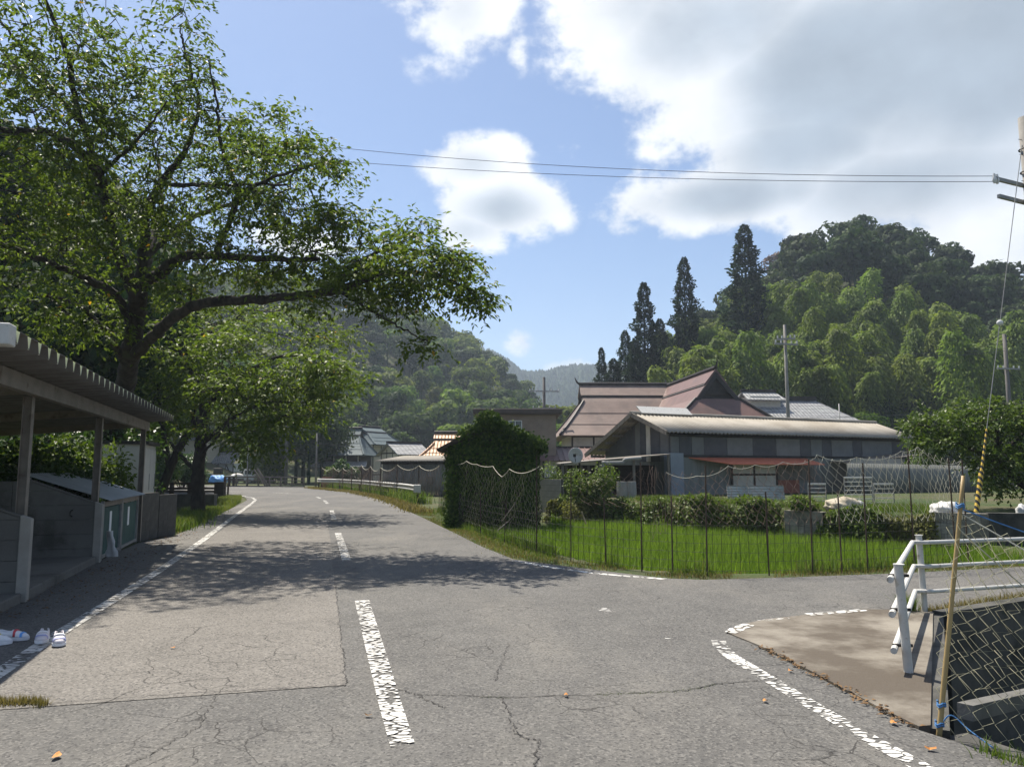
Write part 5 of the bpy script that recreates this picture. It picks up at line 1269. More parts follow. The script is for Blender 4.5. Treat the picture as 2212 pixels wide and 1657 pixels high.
V, Fq, r = merge([ivy_on(6800, front, .085, .16), ivy_on(2200, rside, .09), ivy_on(900, lside, .09), ivy_on(3000, rroof, .09), ivy_on(1300, lroof, .09), ivy_on(1500, verge, .085), ivy_on(450, vergel, .08), ivy_on(800, knob, .08)])
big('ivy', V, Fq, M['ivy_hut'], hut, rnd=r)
# ------------------------------------------------------------------ houses
def frame(p, q):                                # local frame: origin p, +x towards q
    return math.atan2(q[1] - p[1], q[0] - p[0])
def corrugated(name, p00, p10, p01, p11, waves, amp, mat, parent, th=.012, per=6):
    """sheet from edge p00-p10 to edge p01-p11; the waves run from one edge to the other"""
    p00, p10, p01, p11 = (np.asarray(p, float) for p in (p00, p10, p01, p11))
    nrm_ = np.cross(p10 - p00, p01 - p00); nrm_ /= np.linalg.norm(nrm_); nrm_ = nrm_ if nrm_[2] > 0 or abs(nrm_[2]) < .05 else -nrm_
    s = np.linspace(0, 1, waves * per + 1)[:, None]; w = amp * np.sin(s * waves * 2 * math.pi)
    a = p00 * (1 - s) + p10 * s + nrm_ * w; b = p01 * (1 - s) + p11 * s + nrm_ * w; n = len(s)
    V = np.concatenate((a, b, a - nrm_ * th, b - nrm_ * th)); i = np.arange(n - 1)
    Fq = np.concatenate((np.stack((i, i + 1, n + i + 1, n + i), 1), np.stack((2 * n + i + 1, 2 * n + i, 3 * n + i, 3 * n + i + 1), 1), np.stack((i + 1, i, 2 * n + i, 2 * n + i + 1), 1), np.stack((n + i, n + i + 1, 3 * n + i + 1, 3 * n + i), 1)))
    return big(name, V, Fq, mat, parent, smooth=False)
def irimoya(root, L, W, e, g, r, lg, wg, lr, mat, gmat, capdrop=1.0, sag=.12, horns=True):
    """hip-and-gable roof, ridge along local x. eaves +-L,+-W at height e, gable foot +-lg,+-wg at g, ridge +-lr at r"""
    def plane(name, quad): 
        o = MB().slab(quad, .16).build(name, mat, root); return o
    k = 5
    def curve(t): return t + sag * math.sin(math.pi * t) * -1 * .35
    for s in (-1, 1):
        # lower long slopes and hips, lightly curved
        V = []; Fq = []
        for i in range(k + 1):
            t = i / k; z = e + (g - e) * curve(t); V += [(-(L + (lg - L) * t), s * (W + (wg - W) * t), z), ((L + (lg - L) * t), s * (W + (wg - W) * t), z)]
        for i in range(k): Fq.append((2 * i, 2 * i + 1, 2 * i + 3, 2 * i + 2))
        o = MB().add(V, Fq).build('roof_slope', mat, root); o.modifiers.new('t', 'SOLIDIFY').thickness = .12
        V = []; Fq = []
        for i in range(k + 1):
            t = i / k; z = e + (g - e) * curve(t); V += [(s * (L + (lg - L) * t), -(W + (wg - W) * t), z), (s * (L + (lg - L) * t), (W + (wg - W) * t), z)]
        for i in range(k): Fq.append((2 * i, 2 * i + 1, 2 * i + 3, 2 * i + 2))
        o = MB().add(V, Fq).build('roof_hip', mat, root); o.modifiers.new('t', 'SOLIDIFY').thickness = .12
        for t in (.34, .67):
            z = e + (g - e) * curve(t); MB().bar((-(L + (lg - L) * t), s * (W + (wg - W) * t + .02), z + .02), ((L + (lg - L) * t), s * (W + (wg - W) * t + .02), z + .02), .03, .03).build('roof_seam', mat, root)
        # upper slopes
        MB().slab([(-lr, 0, r), (lr, 0, r), (lg + .05, s * (wg + .04), g - .04), (-lg - .05, s * (wg + .04), g - .04)], .18).build('roof_slope', mat, root)
        # gable wall, set back under the verge
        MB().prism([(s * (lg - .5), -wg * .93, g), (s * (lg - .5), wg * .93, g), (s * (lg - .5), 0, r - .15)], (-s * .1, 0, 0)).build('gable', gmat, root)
        MB().bar((s * (lg - .42), -wg * .7, g + .35), (s * (lg - .42), wg * .7, g + .35), .08, .12).build('gable_beam', M['dark_wood'], root)
        for q in (-1, 1): MB().slab([(s * (lr - .02), 0, r - .08), (s * (lr + .06), 0, r - .08), (s * (lg + .12), q * (wg + .02), g - .1), (s * (lg - .02), q * (wg + .02), g - .1)], .28).build('bargeboard', M['ridge_dark'], root)
        # raised ridge cover with its dark foot
        fr = capdrop / (r - g); yy = wg * fr; zz = r - capdrop
        MB().slab([(-lr - .12, 0, r + .16), (lr + .12, 0, r + .16), (lr + .12, s * yy, zz + .16), (-lr - .12, s * yy, zz + .16)], .1).build('ridge_cover', mat, root)
        MB().slab([(-lr - .1, s * (yy - .12), zz + .24), (lr + .1, s * (yy - .12), zz + .24), (lr + .1, s * (yy + .07), zz + .03), (-lr - .1, s * (yy + .07), zz + .03)], .12).build('ridge_foot', M['ridge_dark'], root)
        # hip ridges
        for q in (-1, 1):
            MB().tube(np.array([(s * (L + (lg - L) * t), q * (W + (wg - W) * t), e + (g - e) * curve(t) + .03) for t in np.linspace(0, 1, 6)]), .11, 6).build('hip_ridge', M['ridge_dark'] if gmat is M['ridge_dark'] else mat, root)
        if horns:
            MB().tube(smooth_poly([(s * (lr - .2), 0, r + .2), (s * (lr + .25), 0, r + .35), (s * (lr + .5), 0, r + .8)], 5), np.linspace(.16, .03, 11), 6).build('ridge_horn', M['ridge_dark'], root)
    MB().tube([(-lr - .15, 0, r + .26), (lr + .15, 0, r + .26)], .14, 8).build('ridge_pole', M['ridge_dark'], root)
def walls(root, x0, x1, y0, y1, z0, z1, mat, posts=None, pm_=None, th=.12):
    boxo('wall', (x0, x1, y0, y1, z0, z1), mat, root)
    if posts:
        for x in np.linspace(x0 + .08, x1 - .08, posts): boxo('wall_post', (x - .07, x + .07, y0 - .03, y0 + .02, z0, z1 - .004), pm_ or M['dark_wood'], root)
        for z in (z0 + .9, z1 - .12): boxo('wall_beam', (x0, x1, y0 - .022, y0 + .02, z - .06, z + .06), pm_ or M['dark_wood'], root)
def window(root, x0, x1, z0, z1, y, mat=None):
    w = boxo('window', (x0, x1, y - .03, y + .03, z0, z1), M['glass'], root)
    fm = mat or M['steel']
    for b in ((x0 - .05, x1 + .05, z1, z1 + .05), (x0 - .05, x1 + .05, z0 - .05, z0), (x0 - .05, x0, z0, z1), (x1, x1 + .05, z0, z1), ((x0 + x1) / 2 - .02, (x0 + x1) / 2 + .02, z0, z1)): boxo('frame', (b[0], b[1], y - .05, y - .031, b[2], b[3]), fm, w)
    return w
# brown farmhouse: front wing with gable to us, and the wing across behind it
pk = A(1545, 800, 55.5); bk = A(1441, 836, 67.5)
rzf = frame(pk, bk); midp = (pk + bk) / 2; hl = np.linalg.norm((bk - pk)[:2]) / 2
fw = empty('brown_farmhouse', (midp[0], midp[1], 0), rzf, 'brown sheet-roofed farmhouse wing with a dark gable above the barn', 'house')
irimoya(fw, hl + 3.4, 5.4, 3.7, 6.55, 8.6, hl + .35, 1.62, hl, M['brown_roof'], M['ridge_dark'], 1.05)
walls(fw, -hl - 2.2, hl + 2.2, -4.3, 4.3, 0, 3.75, M['plaster'], 5)
lw0 = A(1264, 834, 67.2); lw1 = A(1436, 838, 67.4); mid2 = (lw0 + lw1) / 2; hl2 = 3.9
bw_ = empty('brown_farmhouse', (mid2[0], mid2[1], 0), R(1.5), 'faded brown farmhouse wing with long ridge cover and dark horn', 'house')
irimoya(bw_, hl2 + 2.3, 5.4, 4.25, 7.3, 8.7, hl2 - .05, 1.75, hl2, M['brown_roof_old'], M['ridge_dark'], 1.0)
walls(bw_, -hl2 - 1.3, hl2 + 1.5, -4.4, 4.4, 0, 4.3, M['plaster'], 7)
# low annex with standing seams
an = empty('seamed_annex', A(1172, 1015, 55)[:2].tolist() + [0], 0, 'low red-brown standing-seam roof in front of the faded wing', 'annex')
aw = A(1335, 1015, 55)[0] - A(1172, 1015, 55)[0]
walls(an, 0, aw, .6, 4, 0, 2.3, M['plaster'], 5)
MB().slab([(-.2, 3.2, 3.15), (aw - .6, 3.2, 3.15), (aw + .4, -.2, 2.16), (-.2, -.2, 2.16)], .06).build('roof', M['brown_roof'], an)
for i in range(14):
    x = -.1 + (aw + .2) * i / 13; MB().bar((x - .06 * i / 13 * 10 * .1, 3.2, 3.19), (x, -.2, 2.2), .05, .06).build('seam', M['brown_roof'], an)
MB().bar((-.3, 3.2, 3.2), (aw - .6, 3.2, 3.2), .2, .12).build('ridge', M['ridge_dark'], an)
# tan building
x0, x1 = A(1031, 900, 56)[0], A(1201, 900, 56)[0]; zt = A(1100, 884, 56)[2]
tb = empty('tan_house', (x0, 56, 0), 0, 'plain tan two-storey house with flat brown eaves behind the ivy hut', 'house'); tw = x1 - x0
boxo('wall', (0, tw, 0, 7, 0, zt - .35), M['tan'], tb); boxo('roof', (-.28, tw + .42, -.55, 7.5, zt - .35, zt), M['tan_roof'], tb, .02)
boxo('eave_soffit', (-.2, tw + .3, -.45, 7.3, zt - .40, zt - .352), M['tan_roof'], tb)
window(tb, A(1100, 900, 56)[0] - x0, A(1126, 900, 56)[0] - x0, 3.6, 5.0, 0, M['white'])
window(tb, .5, 1.6, 3.6, 4.9, 0, M['white'])
MB().tube([(tw * .62, -.08, 1), (tw * .62, -.08, zt - 1.6)], .06, 8).build('downpipe', M['white'], tb)
# utility pole with antenna behind the tan house
def upole(name, base, h, r, label, arms=(), mat=None, tilt=0.0, group=None):
    p = empty(name, base, 0, label, 'utility pole', group)
    MB().tube([(0, 0, -.1), (tilt * .5, 0, h * .5), (tilt, 0, h)], [r, r * .85, r * .7], 12).build('shaft', mat or M['pole_conc'], p, smooth=True)
    for z, l, a in arms:
        dx, dy = math.cos(a) * l / 2, math.sin(a) * l / 2; c = np.array((tilt * z / h, -r - .04, z))
        ar = MB().bar(c - np.array((dx, dy, 0)), c + np.array((dx, dy, 0)), .09, .09).build('crossarm', M['steel'], p)
        for s in (-.92, -.45, .45, .92):
            q = c + np.array((dx * s, dy * s, .05)); MB().tube([q, q + np.array((0, 0, .06)), q + np.array((0, 0, .1)), q + np.array((0, 0, .17))], [.025, .055, .035, .05], 8).build('insulator', M['porcelain'], ar)
    return p
b = A(1176, 1015, 64); h = A(1176, 815, 64)[2]
up = upole('utility_pole', (b[0], b[1], 0), h, .16, 'pole with two crossarms standing behind the tan house', ((h - 1.2, 2.6, .1), (h - 2.6, 2.0, -.2)), M['pole_wood'])
# ivy-side low lean-to beside the barn, dish
# barn
BL = np.array((6.1, 30.0)); BR = np.array((18.2, 36.0)); rzb = frame(BL, BR); blen = np.linalg.norm(BR - BL)
YZ = .53
bn = empty('barn', (BL[0], BL[1], YZ), rzb, 'long low barn with corrugated cement roof and two-tone panel walls', 'barn')
ez, rz_, bz, dep, ry = 2.42, 3.22, 1.75, 4.6, 1.75
boxo('wall', (.05, blen, .0, dep, 0, 1.55), M['barn_wall'], bn)
MB().prism([(.05, 0, 1.55), (.05, dep, 1.55), (.05, dep, bz), (.05, ry, rz_ - .1), (.05, 0, ez - .08)], (blen - .05, 0, 0)).build('upper_wall', M['barn_dark'], bn)
corrugated('roof_slope', (-.55, -.55, ez - .02), (blen + .4, -.55, ez - .02), (-.55, ry, rz_), (blen + .4, ry, rz_), 74, .036, M['fibre_cement'], bn)
corrugated('roof_slope', (-.55, dep + .7, bz - .12), (blen + .4, dep + .7, bz - .12), (-.55, ry, rz_), (blen + .4, ry, rz_), 74, .036, M['fibre_cement'], bn)
for a, b in (((-.56, -.55, ez - .06), (-.56, ry, rz_ - .02)), ((-.56, ry, rz_ - .02), (-.56, dep + .7, bz - .15))): MB().bar(a, b, .05, .17).build('bargeboard', M['grey_wood'], bn)
for k in range(6):
    t = k / 5.0; y = ry + .3 + (dep - ry) * t; z = rz_ - .12 - (rz_ - bz) * (y - ry) / (dep - ry) * .95
    MB().bar((-.5, y, z), (.2, y, z), .07, .1).build('purlin', M['grey_wood'], bn)
MB().tube([(-.6, ry, rz_ + .05), (blen + .4, ry, rz_ + .05)], .07, 8).build('ridge_tile', M['fibre_cement'], bn)
pu = [(1.0, 1.75), (3.35, 5.2), (7.0, 8.7), (9.6, 10.5), (11.4, 13.0)]
lights = [(.03, .42), (1.05, 1.65), (2.85, 4.2), (5.5, 6.85), (7.5, 8.15), (8.75, 10.05), (10.65, 12.6)]
prev = .43
for a, b in lights: boxo('panel', (a, b, -.035, .004, 1.56, 2.26), M['barn_light'], bn)
darks = [(.44, 1.03), (1.67, 2.83), (4.22, 5.48), (6.87, 7.48), (8.17, 8.73), (10.07, 10.63)]
for a, b in darks: boxo('panel', (a, b, -.03, .003, 1.56, 2.26), M['barn_dark'], bn)
boxo('eave_beam', (.0, blen, -.04, .01, 2.27, 2.34), M['dark_iron'], bn)
for a, b, m in ((.1, .62, 'barn_light'), (.64, 1.25, 'barn_dark'), (1.27, 1.55, 'plaster'), (1.57, 1.95, 'barn_dark'), (1.97, 2.3, 'barn_light')):
    za = min(2.25, 2.2) if a < .5 else 2.35; MB().prism([(.02, a, 1.3), (.02, b, 1.3), (.02, b, ez - .1 + (rz_ - ez) * min(b, 2 * ry - b) / ry * .9), (.02, a, ez - .1 + (rz_ - ez) * min(a, 2 * ry - a) / ry * .9)], (.04, 0, 0)).build('gable_panel', M[m], bn)
boxo('corner_pillar', (-.06, .56, -.12, .3, 0, 1.62), M['barn_pillar'], bn); boxo('girt', (.57, blen, -.05, .0, 1.47, 1.55), M['dark_iron'], bn)
# doors of white board
dr = boxo('door', (3.05, 5.4, -.06, -.005, .02, 1.25), M['plaster'], bn)
for x in (3.02, 4.2, 5.43): boxo('door_frame', (x - .04, x + .04, -.09, -.061, 0, 1.3), M['dark_wood'], dr)
boxo('door_frame', (3.07, 5.38, -.085, -.062, .74, .82), M['dark_wood'], dr)
boxo('rust_sheet', (5.5, 6.7, -.07, -.006, 0, 1.1), M['rust_red'], bn); boxo('board_sheet', (5.5, 7.6, -.075, -.071, .55, 1.2), M['grey_wood'], bn)
MB().slab([(.9, -.02, 1.46), (7.2, -.02, 1.46), (7.2, -1.0, 1.20), (2.2, -1.0, 1.20)], .03).build('awning', M['red_sheet'], bn)
boxo('shade_sheet', (blen * .62, blen * .85, -1.3, -1.26, 0, 1.45), M['corr_grey'], bn)
MB().slab([(8.6, -.02, 1.35), (13.2, -.02, 1.75), (13.2, -1.2, 1.66), (8.6, -.9, 1.3)], .04).build('side_awning', M['post_brown'], bn)
corrugated('fence_sheet', (8.0, -1.42, 0), (15.5, -2.3, 0), (8.0, -1.42, 1.25), (15.5, -2.3, 1.15), 60, .02, M['barn_wall'], bn)
# silver cap on the ridge end
MB().slab([(-.1, ry - .12, rz_ + .06), (2.5, ry - .12, rz_ + .06), (2.5, ry + .25, rz_ + .36), (-.1, ry + .25, rz_ + .36)], .04).build('ridge_sheet', M['white_paint_metal'], bn)
# lean-to at the gable end: thin roof on posts over dark clutter
lt = empty('lean_to', (*A(1209, 1060, 29)[:2], .4), 0, 'low open lean-to with a thin rusty roof beside the barn gable', 'lean-to'); lw_ = A(1442, 1000, 29)[0] - A(1209, 1000, 29)[0]
zl, zr = A(1209, 1001, 29)[2] - .4, A(1442, 981, 29)[2] - .4
MB().slab([(0, -.6, zl), (lw_, -.6, zr), (lw_, 2.2, zr + .05), (0, 2.2, zl + .05)], .04).build('roof', M['post_brown'], lt)
for x in (.05, lw_ * .35, lw_ * .66, lw_ - .1): boxo('post', (x, x + .09, -.5, -.41, -.1, zl + (zr - zl) * x / lw_ - .03), M['grey_wood'], lt)
boxo('back_wall', (0, lw_, 2.0, 2.1, -.1, zl - .05), M['dark_wood'], lt)
for i in range(7): boxo('slat', (.2 + i * .28, .3 + i * .28, -.02, .02, .0, zl - .08), M['grey_wood'], lt)
o = MB().tube(smooth_poly([A(1303, 1058, 28), A(1303, 1002, 28), A(1308, 1000, 28), A(1345, 999, 28.2), A(1350, 993, 28.2), A(1385, 990, 28.3)], 3), .06, 8).build('drain_pipe', M['corr_grey']); tag(o, 'pale pipe bending under the lean-to roof', 'pipe')
for u, lb in ((1362, 'grey drum beside the lean-to post'), (1345, 'pale drum under the pipe in the lean-to')):
    q = A(u, 1068, 27.5); o = MB().tube([(q[0], q[1], q[2] - .25), (q[0], q[1], q[2] + .1), (q[0], q[1], q[2] + .45)], [.2, .215, .2], 14).build('drum', M['corr_grey']); tag(o, lb, 'drum')
# dish
dq = A(1244, 984, 28.4); dish = empty('satellite_dish', tuple(dq), R(-12), 'round white satellite dish on the lean-to roof edge', 'satellite dish')
V = []; Fq = []
for i, rr_ in enumerate((0.02, .12, .2, .27)):
    for j in range(18): V.append((rr_ * math.cos(j * math.pi / 9), -.05 + rr_ ** 2 * -.9 + .05, rr_ * 1.1 * math.sin(j * math.pi / 9)))
for i in range(3):
    for j in range(18): Fq.append((i * 18 + j, i * 18 + (j + 1) % 18, (i + 1) * 18 + (j + 1) % 18, (i + 1) * 18 + j))
o = MB().add(V, Fq).build('reflector', M['white_paint_metal'], dish, smooth=True); o.modifiers.new('t', 'SOLIDIFY').thickness = .01
MB().tube([(0, .0, -.05), (0, .06, -.2), (0, .05, -.5)], .02, 6).build('mast', M['steel'], dish); MB().tube([(0, -.02, -.25), (0, -.35, -.02)], .012, 6).build('feed_arm', M['dark_iron'], dish); boxo('receiver', (-.05, .05, -.40, -.33, -.06, .05), M['dark_iron'], dish)
# small fence wall between hut and lean-to
wallbox('garden_wall', A(1165, 1100, 28.5), A(1212, 1100, 27.5), .12, -.1, A(1190, 1035, 28)[2], M['conc_pale'], 'pale pierced block wall between the ivy hut and the lean-to')
# terrace: block wall, sheets, gates, bags
wl0 = np.array((7.42, 18.72)); wl1 = np.array((6.80, 19.57)); wallbox('terrace_wall', wl1, wl0, .22, -.62, .5, M['block'], 'bare block wall showing between the creeper and the ivy on the terrace bank')
wallbox('terrace_wall', (9.05, 16.78), (9.85, 16.15), .25, -.3, .60, M['block'], 'block end of the terrace wall beneath the white bag')
mb = MB(); wall_run(mb, [(9.87, 16.32), (12, 15.6), (17.5, 14.9)], .2, -.4, .62); o = mb.build('terrace_retaining_wall', M['conc_dark']); tag(o, 'dark concrete retaining wall of the terrace beyond the pipe railing', 'wall')
def steelgate(u0, u1, v0, v1, Y, lab, bars):
    a = A(u0, v1, Y); b = A(u1, v1, Y); t = A(u0, v0, Y)[2]; g = empty('steel_gate', (a[0], a[1], YZ), 0, lab, 'gate', 'light steel gates on the terrace'); w = b[0] - a[0]; h = t - YZ
    for x in (0, w): MB().tube([(x, 0, 0), (x, 0, h)], .014, 6).build('upright', M['steel'], g)
    for k in range(bars): z = h * (1 - k / bars * .95); MB().tube([(0, 0, z - .02), (w, 0, z - .02)], .014 if k else .03, 6).build('bar', M['white_paint_metal'], g)
steelgate(1826, 1886, 1030, 1090, 20, 'tall light steel barred gate beside the heap of bags', 7); steelgate(1889, 1932, 1044, 1090, 20.2, 'shorter light steel barred gate next to the tall one', 5); steelgate(1747, 1785, 1044, 1085, 21.5, 'low steel barred gate behind the green weeds', 5)
for u0, u1, lb in ((1573, 1618, 'grey corrugated sheet lying on edge before the barn door'), (1620, 1697, 'paler corrugated sheet on edge beside the grey one')):
    a = A(u0, 1080, 24.0); b = A(u1, 1080, 24.0); s = empty('steel_sheet', (a[0], a[1], YZ), 0, lb, 'sheet'); corrugated('sheet', (0, 0, -.02), (0, .15, .47), (b[0] - a[0], 0, -.02), (b[0] - a[0], .15, .47), 6, .012, M['lid'], s); MB().bar((0, .16, .48), (b[0] - a[0], .16, .48), .03, .03).build('rim', M['steel'], s)
def lump(name, label, c, sx, sy, sz, mat, cat, nlump=5, group=None):
    bm = bmesh.new(); bmesh.ops.create_icosphere(bm, subdivisions=4, radius=1.0)
    ph = rng.random(6) * 6
    for v in bm.verts:
        p = v.co; k = 1 + .12 * math.sin(3 * p.x + ph[0]) * math.cos(4 * p.y + ph[1]) + .05 * math.sin(7 * p.z + 5 * p.x + ph[2]) + .03 * math.sin(13 * p.x + 11 * p.y + ph[3]) + .035 * math.sin(29 * p.x + 23 * p.z + ph[4])
        v.co = Vector((p.x * sx * k, p.y * sy * k, max(-.02, (p.z * .75 + .45) * sz * k)))
    me = bpy.data.meshes.new(name); bm.to_mesh(me); bm.free()
    for p in me.polygons: p.use_smooth = True
    o = link(name, me, mat); o.location = tuple(c); return tag(o, label, cat, group)
q = A(1822, 1082, 19.0); lump('cloth_heap', 'heap of beige and white sacks on the terrace beside the tall gate', (q[0], q[1], YZ - .02), .42, .3, .26, M['bag_beige'], 'sacks')
q = A(1848, 1080, 19.3); lump('white_sack', 'white sack slumped against the beige heap on the terrace', (q[0], q[1], YZ - .02), .24, .2, .2, M['bag_white'], 'sack')
q = A(2046, 1096, 17.0); lump('white_sack', 'domed white sack at the block end of the terrace wall', (q[0], q[1], YZ - .01), .34, .28, .24, M['bag_white'], 'sack')
q = A(2212, 1097, 16.6); lump('white_bucket_bag', 'white bag on the terrace right of the striped guard', (q[0] - .03, q[1], YZ), .14, .14, .2, M['bag_white'], 'bag')
# tiled house behind the barn
th_ = empty('tiled_house', (*A(1640, 1000, 58)[:2], 0), R(8), 'grey tiled farmhouse roof showing over the barn', 'house'); tl_ = A(1905, 900, 58)[0] - A(1640, 900, 58)[0]
zr_ = A(1740, 862, 61)[2]; ze_ = A(1740, 912, 56)[2] - .2
walls(th_, .8, tl_ - .5, .6, 6.4, 0, ze_, M['plaster'], 6)
for s in (-1, 1): MB().slab([(-.2 if s < 0 else 0, 3.5, zr_), (tl_ - 2.6, 3.5, zr_), (tl_ + .2, 3.5 + s * 4.1, ze_ - .1), (-.6, 3.5 + s * 4.1, ze_ - .1)], .14).build('roof_slope', M['tile_grey'], th_)
MB().slab([(tl_ - 2.65, 3.4, zr_), (tl_ - 2.6, 3.6, zr_), (tl_ + .2, 7.6, ze_ - .1), (tl_ + .2, -.6, ze_ - .1)], .1).build('roof_hip', M['tile_grey'], th_)
MB().bar((2.6, 3.5, zr_ + .13), (tl_ - 2.5, 3.5, zr_ + .13), .32, .36).build('ridge', M['ridge_dark'], th_)
MB().prism([(.3, .4, ze_), (.3, 6.6, ze_), (.3, 3.5, zr_ - .2)], (.15, 0, 0)).build('gable', M['plaster'], th_)
for s in (-1, 1): MB().bar((-.35, 3.5, zr_ + .02), (-.5, 3.5 + s * 4.0, ze_ - .05), .3, .2).build('bargeboard', M['ridge_dark'], th_)
zu = A(1700, 842, 60)[2]
for s in (-1, 1): MB().slab([(.4, 3.5, zu), (3.2, 3.5, zu), (3.5, 3.5 + s * 1.5, zu - .75), (.2, 3.5 + s * 1.5, zu - .75)], .12).build('upper_roof', M['tile_grey'], th_)
MB().bar((.3, 3.5, zu + .1), (3.3, 3.5, zu + .1), .25, .2).build('ridge', M['ridge_dark'], th_); boxo('upper_wall', (.6, 3.1, 2.4, 4.6, zr_ - 1.2, zu - .45), M['plaster'], th_)
# grey sheet-roofed farmhouse, left of centre
gh = empty('grey_farmhouse', (*A(749, 1015, 96)[:2], 0), R(-4), 'blue-grey sheet-roofed farmhouse at the foot of the wooded hill', 'house')
s_ = 96 / F; irimoya(gh, 3.1, 3.9, A(740, 983, 93)[2], A(740, 944, 95)[2], A(740, 938, 96)[2] + .5, 1.75, .95, 1.7, M['slate_blue'], M['dark_wood'], .75, horns=False)
walls(gh, -2.3, 2.3, -3.0, 3.0, 0, A(740, 983, 93)[2] + .1, M['dark_wood'], 4, M['plaster'])
MB().slab([(-2.9, -3.0, 2.5), (3.3, -3.0, 2.5), (3.6, -4.6, 1.9), (-3.2, -4.6, 1.9)], .1).build('pent_roof', M['tile_grey'], gh)
g2 = empty('grey_farmhouse', (*A(797, 1015, 104)[:2], 0), R(62), 'second grey sheet roof with a pale gable behind the first', 'house')
irimoya(g2, 3.4, 3.6, A(800, 962, 104)[2], A(800, 938, 104)[2], A(800, 926, 104)[2], 2.2, 1.4, 2.1, M['slate_blue'], M['cream'], .6, horns=False); walls(g2, -2.6, 2.6, -2.6, 2.6, 0, A(800, 962, 104)[2] + .1, M['cream'], 4)
# half timbered cream house
hp0 = A(823, 1015, 82); hp1 = A(861, 1015, 79)
ht = empty('half_timbered_house', (hp0[0], hp0[1], 0), frame(hp0, hp1), 'cream half-timbered house with grey tiled roof', 'house'); hw2 = np.linalg.norm((hp1 - hp0)[:2]); hl_ = 3.4
ez_ = A(840, 978, 80)[2]; rz2 = A(840, 957, 81)[2]
MB().prism([(0, 0, 0), (hw2, 0, 0), (hw2, 0, ez_), (hw2 / 2, 0, rz2 - .1), (0, 0, ez_)], (0, hl_, 0)).build('wall', M['cream'], ht)
for x in (.06, hw2 * .33, hw2 * .66, hw2 - .06): boxo('timber', (x - .05, x + .05, -.03, .0, 0, ez_ + (.35 if .3 < x / hw2 < .7 else 0)), M['dark_wood'], ht)
boxo('timber', (0, hw2, -.028, .0, ez_ - .1, ez_ + .02), M['dark_wood'], ht)
for s in (-1, 1): MB().slab([(hw2 / 2, -.4, rz2), (hw2 / 2, hl_ + .3, rz2), (hw2 / 2 + s * (hw2 / 2 + .5), hl_ + .3, ez_ - .2), (hw2 / 2 + s * (hw2 / 2 + .5), -.4, ez_ - .2)], .1).build('roof_slope', M['tile_grey'], ht)
MB().bar((hw2 / 2, -.4, rz2 + .08), (hw2 / 2, hl_ + .3, rz2 + .08), .25, .2).build('ridge', M['ridge_dark'], ht)
# orange tiled house
oh = empty('orange_tiled_house', (*A(985, 1015, 75)[:2], 0), R(0), 'farmhouse with orange tiled roof and grey hip end', 'house')
ze2 = A(930, 988, 72)[2]; zr2 = A(950, 940, 75)[2]
irimoya(oh, 3.2, 3.4, ze2, ze2 + (zr2 - ze2) * .62, zr2, 2.0, 1.3, 2.0, M['tile_orange'], M['slate_blue'], .5, horns=False)
for c in list(oh.children):
    if c.name.startswith('roof_hip'): c.data.materials.clear(); c.data.materials.append(M['slate_blue'])
walls(oh, -2.4, 2.4, -2.6, 2.6, 0, ze2 + .1, M['plaster'], 4)
# grey corrugated shed
gs0 = A(826, 1050, 47); gs1 = A(966, 1050, 45.5)
gs = empty('corrugated_shed', (gs0[0], gs0[1], -.1), frame(gs0, gs1), 'long grey sheet-metal shed behind the guard rail', 'shed'); gl = np.linalg.norm((gs1 - gs0)[:2]); gz = A(900, 995, 46)[2] + .1
corrugated('front_wall', (0, 0, 0), (gl, 0, 0), (0, 0, gz), (gl, 0, gz), 30, .018, M['corr_grey'], gs); boxo('side_wall', (0, .03, .03, 3, 0, gz), M['corr_grey'], gs)
corrugated('roof', (-.3, -.5, gz - .02), (gl + .2, -.5, gz - .02), (-.3, 3.2, gz + .35), (gl + .2, 3.2, gz + .35), 26, .03, M['fibre_cement'], gs)
boxo('eave_board', (-.1, gl, -.06, -.02, gz - .2, gz - .06), M['dark_iron'], gs)
for x in np.linspace(.5, gl - .4, 8): boxo('batten', (x, x + .04, -.05, -.02, .1, gz - .25), M['steel'], gs)
boxo('meter_box', (gl * .72, gl * .72 + .32, -.12, -.03, .75, 1.2), M['post_brown'], gs)
# white storehouse and beige building beyond the bridge
ws = empty('white_storehouse', (*A(440, 1043, 100)[:2], 0), 0, 'white plastered storehouse with dark timbers and tiled roof', 'storehouse'); wz = A(470, 1001, 100)[2]; ww_ = A(503, 1000, 100)[0] - A(440, 1000, 100)[0]
boxo('wall', (0, ww_, 0, 4, -.5, wz), M['plaster_white'], ws)
for x in (ww_ * .25, ww_ * .47, ww_ * .72, ww_ - .05): boxo('timber', (x - .06, x + .06, -.03, 0, .9, wz), M['dark_iron'], ws)
MB().bar((ww_ * .73, -.02, wz - .05), (ww_ * .9, -.02, .95), .05, .12).build('brace', M['dark_iron'], ws); boxo('timber', (0, ww_, -.028, 0, .82, .92), M['slate_blue'], ws)
corrugated('roof', (-.4, -.7, wz - .05), (ww_ + .2, -.7, wz - .05), (-.4, 2.2, wz + 1.5), (ww_ + .2, 2.2, wz + 1.5), 16, .06, M['tile_grey'], ws)
MB().bar((-.4, 2.2, wz + 1.56), (ww_ + .2, 2.2, wz + 1.56), .3, .25).build('ridge', M['ridge_dark'], ws)
bb = empty('beige_house', (*A(375, 1043, 97)[:2], 0), 0, 'beige two-storey house half hidden by the cherry trunks', 'house'); bww = A(437, 1000, 97)[0] - A(375, 1000, 97)[0]; bbz = A(400, 952, 97)[2]
boxo('wall', (0, bww, 0, 5, -.5, bbz), M['cream'], bb); corrugated('roof', (-.5, -.8, bbz), (bww + .4, -.8, bbz), (-.5, 2.6, bbz + 1.4), (bww + .4, 2.6, bbz + 1.4), 18, .05, M['tile_grey'], bb)
